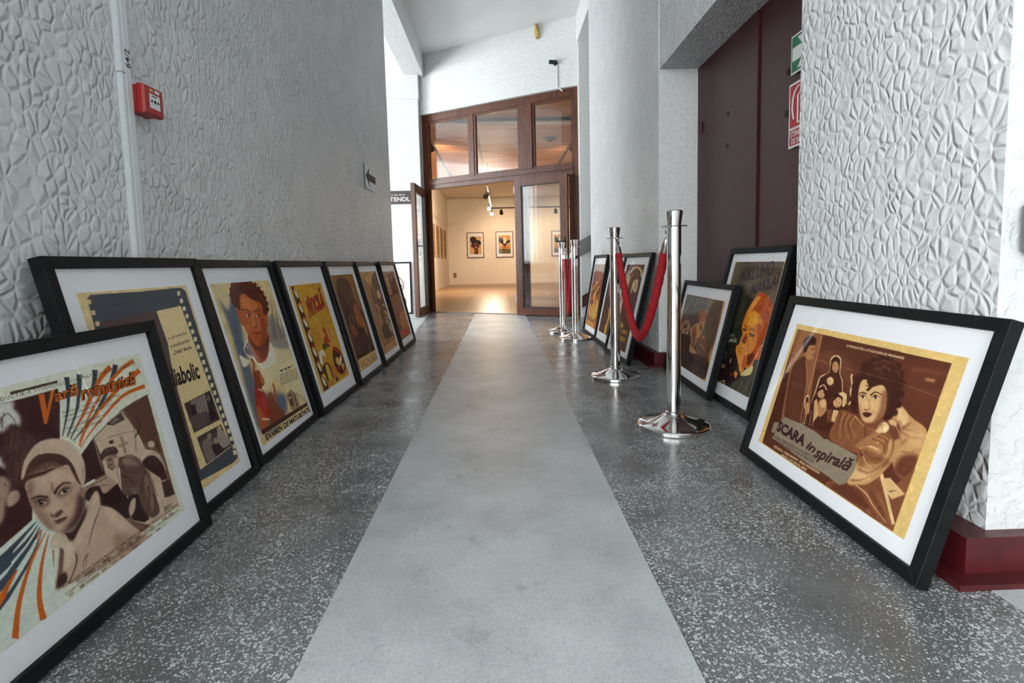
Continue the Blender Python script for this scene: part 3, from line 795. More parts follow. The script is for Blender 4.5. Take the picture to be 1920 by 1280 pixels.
    s.blob([(985, 1110), (1015, 1095), (1010, 1180), (980, 1230), (965, 1180)], (196, 168, 144), soft=1)
    s.blob([(790, 795), (862, 758), (888, 800), (880, 846), (846, 880), (818, 868), (806, 838)], (150, 116, 98), soft=1); s.line([(806, 838), (818, 870), (850, 882)], 6, (66, 42, 38)); s.line([(812, 812), (836, 800)], 8, (70, 44, 40)); s.line([(824, 848), (846, 838)], 6, (80, 52, 46)); s.blob([(850, 800), (882, 790), (884, 840), (862, 850)], (196, 164, 140), soft=2)
    s.blob([(750, 778), (786, 726), (856, 710), (884, 742), (872, 764), (800, 780), (765, 815)], (70, 48, 42), soft=1); s.line([(790, 738), (860, 724)], 10, (126, 98, 84), 5, a=.8, soft=2)
    for k in range(3): s.line([(1230, 1165 + 12*k), (1290, 1128 + 12*k)], 6, (60, 40, 36), 2)
    s.poly([(1105, 318), (1312, 1065), (1345, 1150), (1330, 1170), (1700, 1000), (1300, 200)], (222, 221, 200))
    # rays at the lower left
    s.at(0, 780, .3125)
    s.poly([(218, 600), (100, 705), (0, 792), (-1300, 1500), (-1300, 2600), (60, 1900), (400, 1100), (352, 900), (352, 720), (250, 640)], WH)
    for p, a_, b_ in (([(218, 632), (150, 708), (70, 795), (0, 868), (-500, 1300)], 4, 60), ([(229, 650), (160, 750), (60, 860), (0, 925), (-500, 1380)], 4, 58),
                      ([(240, 664), (190, 760), (90, 900), (0, 1020), (-400, 1420)], 5, 62), ([(250, 700), (185, 850), (80, 1030), (0, 1140), (-300, 1500)], 5, 40)): s.line(p, a_, NV, b_)
    for p, a_, b_ in (([(250, 680), (215, 740)], 12, 8), ([(105, 920), (50, 1010), (0, 1100), (-200, 1400)], 8, 60), ([(275, 695), (185, 880), (115, 1120), (92, 1330)], 6, 42), ([(293, 706), (252, 880), (236, 1080), (262, 1218)], 6, 44),
                      ([(318, 800), (323, 905)], 12, 3), ([(318, 722), (318, 738)], 8, 8)): s.line(p, a_, OR, b_)
    # the girl
    s.blob([(330, 1042), (345, 900), (352, 790), (300, 785), (335, 700), (420, 740), (480, 620), (555, 470), (585, 452), (602, 530), (680, 555), (790, 650), (940, 790), (700, 870), (500, 970), (395, 1015)], (198, 168, 143), soft=1.5)
    s.blob([(610, 540), (700, 590), (800, 700), (760, 740), (680, 640)], (214, 186, 160), soft=8); s.blob([(680, 720), (780, 700), (860, 760), (720, 830)], (150, 118, 100), a=.7, soft=10)
    s.poly([(360, 780), (385, 800), (375, 930), (340, 1030), (336, 1035), (352, 900)], (120, 88, 74)); s.blob([(350, 960), (395, 935), (400, 990), (345, 1030)], (66, 40, 36), soft=2)
    s.line([(600, 545), (560, 660), (530, 770)], 7, (70, 44, 40), 3); s.line([(440, 800), (462, 860), (430, 960), (410, 1000)], 10, (76, 48, 42), 5); s.line([(530, 820), (500, 870), (505, 920)], 6, (110, 78, 66), 3); s.line([(520, 830), (515, 900)], 4, (110, 78, 66))
    s.blob([(365, 700), (430, 690), (480, 620), (515, 545), (512, 600), (450, 735), (405, 735)], (56, 32, 31), soft=3)
    s.blob([(300, 785), (335, 710), (390, 705), (410, 760), (380, 790), (340, 778)], (214, 190, 164), soft=1); s.blob([(380, 770), (430, 760), (452, 830), (420, 900), (385, 920), (390, 830)], (220, 196, 170), soft=2)
    s.blob([(470, 690), (540, 560), (585, 456), (600, 540), (545, 660), (480, 770), (440, 770)], (206, 178, 152), soft=2)
    s.blob([(155, 395), (260, 345), (340, 298), (425, 290), (465, 370), (492, 430), (510, 520), (480, 620), (420, 682), (360, 702), (290, 672), (230, 612), (185, 530), (162, 460)], (192, 160, 136), soft=1.5)
    s.blob([(230, 380), (330, 320), (420, 310), (450, 380), (340, 400), (260, 440)], (206, 176, 150), soft=10)
    s.blob([(516, 470), (498, 590), (440, 672), (365, 705), (420, 640), (455, 570), (462, 500), (488, 450)], (66, 40, 37), a=.95, soft=9)
    s.blob([(175, 480), (210, 560), (262, 640), (330, 690), (290, 620), (240, 560), (200, 500)], (122, 90, 76), a=.8, soft=8)
    s.blob([(165, 400), (200, 400), (195, 480), (172, 470)], (120, 88, 74), a=.7, soft=6)
    s.blob([(300, 500), (340, 480), (365, 560), (330, 590), (300, 560)], (208, 178, 152), a=.8, soft=6)
    s.line([(318, 395), (312, 430), (330, 465)], 7, (110, 76, 66), 10, a=.8, soft=2); s.line([(285, 380), (322, 440)], 5, (140, 104, 90), a=.7, soft=2)
    s.blob([(190, 500), (235, 478), (290, 490), (300, 515), (270, 545), (220, 540)], (110, 78, 66), a=.8, soft=5); s.blob([(340, 460), (380, 420), (425, 415), (425, 450), (380, 485), (345, 485)], (120, 88, 74), a=.7, soft=5)
    s.line([(183, 498), (232, 481), (288, 486)], 8, (58, 34, 32), 12, soft=1); s.line([(328, 468), (346, 432), (385, 400), (426, 402)], 15, (56, 32, 30), 7, soft=1)
    s.oval(252, 518, 32, 13, (190, 162, 142), -.15, soft=1); s.oval(246, 517, 16, 15, (44, 24, 24), soft=1); s.oval(251, 512, 4, 4, (214, 200, 188)); s.line([(216, 520), (242, 500), (284, 510)], 6, (44, 24, 24))
    s.oval(386, 451, 31, 13, (200, 172, 150), -.45, soft=1); s.oval(390, 446, 15, 15, (42, 24, 24), soft=1); s.oval(394, 440, 4, 4, (220, 206, 194)); s.line([(352, 470), (378, 436), (416, 432)], 6, (44, 24, 24))
    s.line([(303, 588), (330, 602), (352, 590), (374, 568)], 10, (84, 54, 47), 12, soft=2); s.blob([(330, 585), (365, 560), (374, 572), (345, 602)], (70, 44, 40), a=.8, soft=2)
    s.blob([(328, 634), (362, 614), (400, 603), (392, 622), (352, 645)], (112, 70, 62), soft=1.5); s.line([(322, 630), (362, 618), (402, 602)], 5, (60, 34, 32)); s.blob([(330, 660), (370, 650), (380, 668), (345, 680)], (196, 166, 142), a=.7, soft=5)
    s.blob([(478, 432), (500, 425), (508, 470), (492, 490)], (150, 116, 98), soft=2)
    s.blob([(140, 385), (165, 290), (245, 228), (350, 224), (432, 280), (492, 405), (470, 400), (430, 330), (405, 292), (330, 318), (262, 352), (165, 385), (150, 420)], (78, 50, 43), soft=1.5)
    for k in range(34):
        t = k/33; x0 = 165 + 250*t; s.line([(x0, 352 - 90*math.sin(t*2.6) + 18*t), (262 + 60*t, 330 - 22*t)], 3, (150, 118, 98) if k % 3 else (196, 166, 138), 2, a=.65)
    s.blob([(128, 372), (148, 268), (222, 165), (330, 134), (420, 158), (490, 238), (513, 330), (500, 418), (470, 372), (438, 292), (395, 245), (330, 224), (240, 228), (176, 282), (142, 372)], (208, 181, 155), soft=1)
    s.line([(502, 300), (495, 405)], 14, (140, 108, 92), 6, a=.7, soft=4); s.line([(150, 300), (230, 215), (330, 205)], 10, (170, 140, 118), 6, a=.6, soft=4)
    # strips under the cast list
    for (a0, a1, w) in (((380, 1045), (1060, 560), 20), ((398, 1085), (1075, 590), 20)):
        A, B = np.array(a0), np.array(a1)
        for k in range(22):
            t = s.rng.uniform(0, .97); s.line([A + (B-A)*t, A + (B-A)*(t + .04)], w*.9, [(96, 70, 60), (150, 122, 104), (190, 164, 140)][s.rng.randint(3)], a=.55)
    s.grain(.03, .01, .022)
    s.at(0, 660, .25)
    s.poly([(290, 322), (332, 310), (352, 440), (384, 288), (412, 281), (352, 540), (332, 541)], OR)
    s.at(0, 0, 1)
    s.word('DUCTIE A STUDIOULUI CINEMATOGRAFIC BUCURESTI', (2, 752), (254, 685), (0, 745), (66, 44, 44), sp=1.25)
    for c, b_, l in (((62, 30, 26), .075, 0), (OR, .012, 1)):
        s.word('ară', (103, 754), (147, 740), (101, 730), c, bold=b_, lift=l); s.word('romantică', (153, 752), (255, 721), (150, 722), c, bold=b_, lift=l)
    for t, A, B in (('Scenariul: OCTAV PANCU IASI', (118, 776), (224, 742)), ('Regia: SINISA IVETICI', (120, 784), (210, 753)), ('Imagine: GEORGE CAIGULA', (124, 792), (226, 754)),
                    ('Muzica: LAURENTIU PROFETA', (126, 806), (194, 780)), ('Decoruri: CONST. SIMIONESCU', (129, 815), (197, 789))): s.word(t, A, B, (A[0] - 1.5, A[1] - 5), (66, 44, 44))
    s.word('Cu: NICOLAE PRAIDA, GABRIELA MARINESCU, TOMA CARAGIU, SINISA IVETICI, COLEA RAUTU, ERNEST MAFTEI', (119, 1104), (333, 948), (117, 1098.5), (52, 34, 34), bold=.01)
    s.word('si copiii: CONSTANTIN STOICA, MARIN NICOLAE, SABINA ROSIANU, DRAGOS BELEA, VASILE BACHITA', (123.5, 1117), (336.5, 957.5), (121.5, 1111.5), (52, 34, 34), bold=.01)
    return s.done()

def art_scara(asp):
    s = Sheet('scara', asp, 420, (222, 186, 116))
    DK, MD, LT = (78, 36, 22), (146, 90, 54), (226, 186, 128)
    s.grain(.0, .03)
    s.at(1420, 590, .33585)
    s.poly([(225, 80), (1083, 272), (755, 1207), (28, 712)], (90, 45, 28))
    s.blob([(560, 300), (900, 280), (1060, 300), (960, 640), (840, 560), (760, 420), (600, 420)], (98, 50, 32), soft=20)
    s.blob([(300, 260), (380, 200), (520, 260), (520, 420), (460, 330), (400, 330)], (112, 62, 40), soft=12)
    s.line([(860, 300), (1060, 335)], 22, (128, 76, 50), a=.6, soft=6); s.line([(935, 360), (990, 370)], 14, (206, 156, 108), a=.8, soft=3); s.line([(870, 420), (1020, 440)], 20, (112, 62, 42), a=.7, soft=8)
    s.poly([(225, 82), (362, 112), (330, 260), (300, 440), (250, 610), (80, 640), (160, 320)], (142, 88, 56)); s.poly([(250, 88), (300, 98), (180, 330), (160, 320)], (156, 102, 66))
    s.poly([(152, 318), (178, 324), (130, 600), (60, 680), (30, 710)], DK)
    s.line([(362, 112), (330, 250), (240, 600)], 7, (176, 120, 80), 4)
    s.blob([(268, 232), (210, 268), (182, 350), (150, 590), (210, 640), (260, 560), (278, 380), (270, 270)], (92, 48, 30), soft=1); s.line([(272, 260), (276, 380), (240, 590)], 6, (170, 114, 74), 3)
    for k in range(4): s.line([(215 + k*12, 300), (190 + k*14, 450), (180 + k*14, 590)], 4, (124, 72, 46), a=.6)
    s.blob([(262, 195), (285, 160), (318, 165), (320, 205), (304, 245), (275, 248)], (178, 120, 78), soft=1); s.blob([(255, 195), (258, 148), (290, 118), (326, 132), (322, 168), (290, 172), (270, 212)], (58, 24, 16), soft=1)
    s.line([(300, 192), (318, 190)], 5, (60, 26, 18)); s.line([(302, 222), (314, 221)], 4, (100, 48, 30))
    # family group with its pale cut-out edge
    edge = [(262, 612), (275, 560), (266, 500), (272, 462), (286, 455), (288, 515), (322, 440), (352, 350), (402, 322), (412, 252), (438, 230), (464, 252), (458, 330), (472, 368), (474, 436), (494, 446), (494, 500), (510, 500), (524, 470), (520, 430), (528, 390), (524, 350), (530, 330)]
    s.line(edge, 8, (228, 194, 138)); s.poly(edge[:18] + [(500, 560), (400, 660)], (72, 32, 20))
    s.oval(436, 292, 18, 31, (190, 134, 88)); s.line([(424, 282), (434, 282)], 4, DK); s.line([(440, 283), (450, 284)], 4, DK); s.line([(430, 310), (442, 311)], 4, DK); s.blob([(415, 285), (420, 245), (440, 236), (458, 250), (456, 285), (446, 262), (426, 262)], (60, 26, 18), soft=1); s.oval(407, 370, 19, 23, (222, 184, 130), soft=1); s.line([(395, 360), (410, 380)], 3, MD)
    s.oval(358, 438, 21, 27, (204, 150, 100), .2); s.blob([(335, 440), (342, 405), (372, 400), (385, 425), (378, 455), (366, 418), (346, 425)], (62, 28, 18), soft=1); s.line([(350, 436), (357, 434)], 4, DK); s.line([(364, 436), (371, 437)], 4, DK); s.line([(352, 454), (363, 455)], 3, DK); s.line([(345, 405), (372, 392), (386, 420)], 6, (220, 180, 126))
    s.oval(448, 488, 24, 30, (206, 152, 102), .3); s.line([(438, 486), (446, 486)], 4, DK); s.line([(456, 490), (464, 492)], 4, DK); s.line([(440, 508), (452, 510)], 4, DK); s.blob([(428, 462), (450, 438), (478, 450), (476, 475), (452, 456), (430, 476)], (58, 26, 18), soft=1); s.blob([(452, 440), (480, 432), (494, 452), (488, 505), (474, 510), (476, 462)], (222, 184, 128), soft=1)
    s.blob([(345, 480), (380, 470), (385, 530), (350, 570), (330, 540)], (180, 126, 82), soft=1); s.oval(368, 496, 16, 22, (216, 172, 120)); s.poly([(318, 480), (334, 470), (340, 560), (312, 600)], (206, 158, 108))
    for k in range(6): s.line([(388, 530 + 12*k), (420, 536 + 12*k)], 5, (148, 96, 62))
    s.poly([(425, 530), (455, 535), (430, 600), (412, 590)], (210, 164, 112)); s.blob([(272, 490), (292, 500), (288, 550), (268, 545)], (190, 136, 90), soft=1)
    for k in range(6): s.oval(302 - k*2, 540 + 14*k, 2.5, 3.5, LT); s.oval(318 - k*2, 550 + 13*k, 2.5, 3.5, LT)
    # pillow, bed and arm
    s.blob([(780, 484), (860, 572), (946, 652), (905, 800), (862, 915), (770, 880), (740, 700), (760, 600), (745, 570), (768, 540)], (196, 146, 96), soft=1)
    s.blob([(785, 500), (840, 570), (800, 640), (780, 580)], (224, 182, 126), soft=5); s.blob([(800, 790), (900, 790), (862, 915), (760, 880)], (104, 56, 36), soft=8); s.blob([(850, 660), (930, 660), (900, 740), (840, 720)], (212, 164, 112), soft=8); s.line([(800, 640), (860, 600)], 12, (126, 74, 48), 4, soft=3); s.line([(790, 720), (850, 690)], 14, (140, 88, 56), 4, soft=4)
    s.blob([(850, 880), (880, 840), (850, 980), (800, 1000), (760, 960)], (132, 80, 50), soft=5)
    s.blob([(380, 945), (500, 925), (640, 940), (690, 868), (745, 1000), (826, 1000), (757, 1205), (620, 1112)], (126, 74, 46), soft=1)
    for k in range(7): s.line([(470 + 40*k, 950 + 8*k), (540 + 38*k, 1010 + 22*k), (600 + 30*k, 1090 + 20*k)], 12, (170, 116, 74) if k % 2 else (86, 44, 28), 4, a=.75, soft=4)
    s.blob([(405, 955), (500, 940), (610, 1050), (600, 1080), (480, 1010)], (96, 50, 32), soft=5)
    s.line([(545, 945), (610, 1000), (645, 1060), (720, 1160)], 8, (206, 158, 108), 4)
    s.poly([(676, 872), (700, 882), (768, 1165), (750, 1168), (716, 1030)], (222, 182, 128)); s.poly([(700, 912), (740, 908), (824, 1000), (748, 1028), (718, 980)], (220, 178, 124)); s.line([(735, 985), (775, 978)], 8, DK, 2)
    s.blob([(560, 570), (540, 556), (470, 530), (440, 580), (405, 690), (560, 770), (700, 720), (796, 650), (782, 598), (735, 572), (700, 580), (640, 612)], (134, 82, 50), soft=1)
    for k in range(6): s.line([(470 + 16*k, 545 + 4*k), (450 + 14*k, 610), (440 + 22*k, 690)], 8, (184, 130, 84) if k % 2 else (84, 42, 26), 3, a=.7, soft=2)
    s.line([(545, 562), (580, 608), (640, 640), (680, 660)], 7, (190, 136, 88), 4); s.line([(700, 585), (730, 600)], 8, (196, 142, 94)); s.line([(600, 620), (600, 720)], 5, (90, 46, 30))
    s.blob([(720, 590), (780, 600), (796, 660), (790, 740), (760, 700), (730, 640)], (110, 60, 38), soft=4); s.line([(760, 600), (790, 660), (795, 740)], 6, (176, 122, 78), 3)
    s.blob([(700, 740), (788, 690), (796, 740), (740, 835), (640, 932), (560, 946), (500, 932), (560, 810), (572, 744), (640, 730)], (190, 138, 88), soft=1)
    s.blob([(560, 760), (600, 740), (700, 790), (740, 820), (700, 850), (620, 830), (570, 850)], (140, 88, 54), soft=8); s.blob([(540, 860), (640, 880), (600, 935), (510, 930)], (218, 172, 118), soft=8); s.poly([(566, 740), (590, 790), (575, 785)], DK)
    s.line([(568, 742), (620, 730), (672, 752)], 12, (226, 188, 132), 8, soft=1)
    s.blob([(545, 728), (610, 680), (680, 650), (728, 672), (738, 720), (716, 784), (690, 750), (640, 728), (580, 742)], (164, 110, 68), soft=1)
    for q in ([(640, 690), (700, 720), (712, 780)], [(665, 675), (720, 700), (722, 750)], [(690, 662), (728, 680), (734, 712)]): s.line(q, 5, (92, 48, 30), 3)
    s.oval(672, 713, 4, 4, (240, 214, 160))
    s.oval(703, 628, 32, 30, (232, 196, 140), soft=1); s.oval(698, 622, 18, 14, (206, 160, 108), .5, soft=1); s.oval(712, 634, 12, 14, (240, 208, 154), soft=1); s.blob([(728, 580), (770, 590), (775, 620), (740, 610)], (210, 164, 112), soft=1); s.blob([(660, 650), (680, 630), (690, 660)], (220, 180, 126), soft=1)
    for q in ([(720, 700), (690, 790), (640, 850)], [(760, 690), (750, 770), (700, 850)], [(600, 760), (640, 800), (720, 800)], [(560, 860), (620, 880), (680, 850)], [(520, 920), (580, 920), (640, 890)]): s.line(q, 10, (110, 62, 38), 3, a=.75, soft=2)
    for q in ([(740, 700), (725, 780), (680, 840)], [(590, 790), (620, 840), (690, 830)], [(540, 890), (600, 905), (650, 880)]): s.line(q, 8, (232, 190, 134), 3, a=.7, soft=2)
    for q in ([(800, 650), (850, 680), (920, 690)], [(790, 590), (830, 640), (880, 640)], [(800, 760), (850, 770), (890, 750)], [(810, 860), (850, 860)]): s.line(q, 9, (128, 76, 48), 3, a=.7, soft=2)
    # her head
    s.blob([(530, 525), (524, 440), (545, 372), (586, 340), (580, 290), (640, 250), (720, 245), (786, 285), (806, 350), (796, 440), (775, 525), (745, 582), (705, 592), (680, 560), (560, 548)], (64, 28, 18), soft=2)
    for x, y, r in ((545, 400, 20), (560, 360, 22), (590, 325, 24), (600, 285, 22), (640, 258, 22), (690, 245, 22), (735, 250, 22), (780, 285, 22), (802, 330, 20), (806, 385, 22), (800, 440, 22), (785, 500, 22), (765, 545, 20), (528, 470, 16), (535, 515, 16)): s.oval(x, y, r, r, (62, 27, 17), soft=2)
    for k in range(60):
        t = s.rng.uniform(0, 2*math.pi); x, y = s.rng.uniform(610, 800), s.rng.uniform(252, 350); r = s.rng.uniform(6, 16)
        s.line([(x + r*math.cos(t), y + r*math.sin(t)), (x + r*math.cos(t+1), y + r*math.sin(t+1)), (x + r*math.cos(t+2.2), y + r*math.sin(t+2.2))], 3.5, (150, 98, 62) if k % 3 else (52, 22, 15), 1.5, a=.4, soft=.8)
    for q in ([(690, 255), (720, 262), (745, 285)], [(735, 262), (765, 275), (780, 300)], [(650, 275), (670, 262), (700, 270)], [(700, 290), (730, 300), (740, 320)], [(770, 310), (790, 330), (788, 352)], [(660, 300), (690, 310), (700, 335)]): s.line(q, 5, (176, 124, 82), 2, a=.6, soft=1)
    s.blob([(572, 392), (592, 362), (625, 372), (640, 402), (690, 386), (716, 418), (718, 490), (704, 555), (660, 600), (620, 606), (588, 588), (570, 540), (562, 455)], (216, 172, 118), soft=1)
    s.blob([(722, 420), (722, 500), (700, 572), (640, 608), (668, 560), (688, 500), (694, 440)], (138, 84, 52), a=.85, soft=6); s.blob([(563, 460), (572, 545), (592, 590), (580, 520)], (170, 116, 74), a=.7, soft=4)
    s.blob([(640, 600), (690, 575), (700, 600), (650, 640), (600, 625), (590, 600)], (120, 68, 42), a=.8, soft=4)
    s.blob([(610, 372), (640, 360), (690, 360), (716, 400), (690, 392), (645, 404), (622, 425), (606, 420), (622, 398)], (64, 28, 18), soft=1); s.line([(604, 395), (628, 400), (612, 420)], 6, (64, 28, 18), 4)
    s.line([(566, 446), (584, 433), (609, 442)], 6, (56, 22, 14), 8); s.line([(630, 450), (660, 431), (697, 449)], 9, (56, 22, 14), 4)
    s.oval(588, 458, 16, 9, (232, 198, 148)); s.oval(588, 457, 8, 9, (50, 20, 14)); s.line([(570, 458), (586, 447), (606, 455)], 4, (46, 18, 12)); s.oval(590, 454, 2, 2, LT)
    s.oval(658, 461, 20, 10, (232, 198, 148)); s.oval(658, 460, 9, 10, (50, 20, 14)); s.line([(636, 462), (656, 448), (682, 460)], 4.5, (46, 18, 12)); s.oval(661, 456, 2, 2, LT)
    s.line([(622, 468), (625, 505), (628, 528)], 5, (178, 124, 80), 10, a=.8, soft=2); s.line([(596, 526), (606, 532), (624, 528)], 5, (110, 58, 36), soft=1); s.line([(608, 470), (605, 515)], 8, (230, 190, 136), 8, a=.7, soft=2)
    s.blob([(586, 549), (606, 543), (622, 545), (640, 553), (618, 571), (600, 569)], (86, 32, 22), soft=.8); s.line([(586, 551), (612, 554), (640, 554)], 3, (50, 18, 14))
    s.line([(165, 205), (500, 300), (820, 390), (1060, 485)], 2.5, (196, 150, 100), a=.55); s.line([(1010, 475), (1062, 487)], 4, (244, 226, 180), a=.7)
    B_ = (224, 188, 118)
    s.poly([(1083, 272), (1400, 330), (1000, 1500), (755, 1207)], B_); s.poly([(225, 80), (1083, 272), (1300, 250), (200, 0)], B_); s.poly([(28, 712), (755, 1207), (760, 1400), (-150, 800)], B_); s.poly([(225, 80), (28, 712), (-100, 760), (180, 20)], B_)
    # grey title panel
    s.poly([(150, 570), (168, 574), (190, 586), (240, 604), (330, 655), (350, 672), (372, 694), (388, 692), (410, 706), (470, 738), (557, 785), (542, 872), (512, 912), (492, 940), (456, 948), (380, 890), (300, 842), (84, 688), (100, 662), (78, 652), (94, 600), (130, 598)], (142, 127, 106))
    s.grain(.03, .01, .026)
    C = (64, 30, 34)
    s.word('SCARA', (104, 646), (256, 738), (122, 588), C, bold=.055, shear=.1); s.word('in', (268, 744), (318, 776), (282, 700), C, bold=.03, shear=.3); s.word('spirală', (306, 810), (510, 902), (336, 724), C, bold=.03, shear=.35)
    s.word('RUDOLF SEMOGYVARI, EVA VASS, IREN SUTO', (96, 690), (322, 812), (102, 674), C, bold=.01); s.word('BELA BARSI, SANDOR DEAK, ISTVAN EGRI', (96, 710), (310, 830), (102, 694), C, bold=.01); s.word('Cu', (82, 662), (98, 664), (86, 650), C, shear=.3)
    W_ = (226, 190, 140)
    s.word('SCENARIUL: TAMAS BARANY - REGIA: FRIGYES BAN', (90, 738), (344, 890), (95, 726), W_, bold=.02); s.word('MUZICA: ZOLTAN PAL MEZEI', (134, 788), (272, 872), (139, 776), W_, bold=.02)
    s.word('O PRODUCTIE A STUDIOURILOR MAGHIARE', (497, 178), (818, 250), (500, 165), (224, 190, 150), bold=.02)
    return s.done()

def art_diab(asp):
    s = Sheet('diab', asp, 260, (224, 196, 144)); s.grain(0, .05)
    s.at(40, 460, .3905)
    G = (70, 73, 80)
    # perforated strip of film
    s.poly([(300, 258), (316, 240), (560, 224), (752, 205), (775, 222), (1025, 985), (1030, 1020), (1005, 1045), (856, 1128), (700, 1220), (560, 1240)], G)
    s.poly([(635, 318), (752, 292), (1000, 965), (850, 1076), (730, 700), (690, 470)], (230, 204, 150))
    s.poly([(365, 372), (632, 318), (700, 540), (740, 700), (850, 1076), (600, 1240), (500, 900)], (86, 66, 64))
    for k in range(30):
        x, y = s.rng.uniform(390, 640), s.rng.uniform(345, 420); s.line([(x, y), (x + 4, y + 22)], 10, (s.rng.choice([60, 110]), 62, 60), a=.5)
    A, B = np.array((741, 233.)), np.array((1012, 965.))
    for k in range(21):
        p = A + (B-A)*k/20; s.poly([p + (-7, -10), p + (7, -12), p + (9, 8), p + (-5, 11)], (232, 218, 178))
    for k in range(14):
        p = np.array((312, 274.)) + np.array((20.5, 52.))*k; s.poly([p + (-14, -10), p + (6, -12), p + (9, 10), p + (-10, 13)], (224, 196, 144))
    s.poly([(1006, 985), (1024, 980), (1026, 1000), (1012, 1008)], (232, 218, 178))
    # two stills
    s.poly([(770, 760), (895, 696), (945, 835), (820, 900)], (70, 54, 52)); s.poly([(800, 750), (870, 715), (890, 800), (830, 830)], (150, 132, 120)); s.poly([(880, 730), (900, 720), (930, 830), (900, 840)], (42, 30, 30)); s.oval(888, 735, 9, 14, (120, 96, 84)); s.poly([(800, 770), (825, 760), (840, 830), (815, 850)], (50, 38, 38)); s.poly([(790, 830), (880, 790), (895, 850), (830, 890)], (92, 74, 70))
    for k in range(5): s.line([(815 + 14*k, 745 - 7*k), (832 + 14*k, 815 - 7*k)], 3, (80, 64, 60))
    s.poly([(832, 922), (948, 858), (998, 962), (880, 1050)], (74, 58, 56)); s.blob([(860, 940), (900, 930), (925, 1000), (890, 1040), (868, 1000)], (124, 108, 100), soft=2); s.blob([(930, 900), (960, 890), (990, 950), (950, 970)], (160, 144, 132), soft=2); s.oval(893, 915, 11, 15, (150, 124, 110)); s.oval(940, 880, 11, 15, (176, 150, 134)); s.oval(924, 938, 12, 16, (160, 134, 118)); s.blob([(905, 960), (940, 955), (960, 985), (925, 1005)], (50, 38, 38), soft=1)
    s.grain(.03, 0, .02)
    K = (40, 32, 30)
    s.word('o producție', (694, 458), (784, 430), (690, 440), K, bold=.02, sp=1.15); s.word('a studiourilor', (706, 494), (797, 464), (702, 476), K, bold=.02, sp=1.1); s.word('„Defa"-Berlin', (718, 530), (808, 500), (714, 508), K, bold=.02)
    s.word('Cercul diabolic', (540, 740), (850, 640), (518, 640), K, bold=.035)
    s.word('Republica Democrata Germana', (412, 296), (690, 248), (411, 288), (46, 46, 52))
    return s.done()

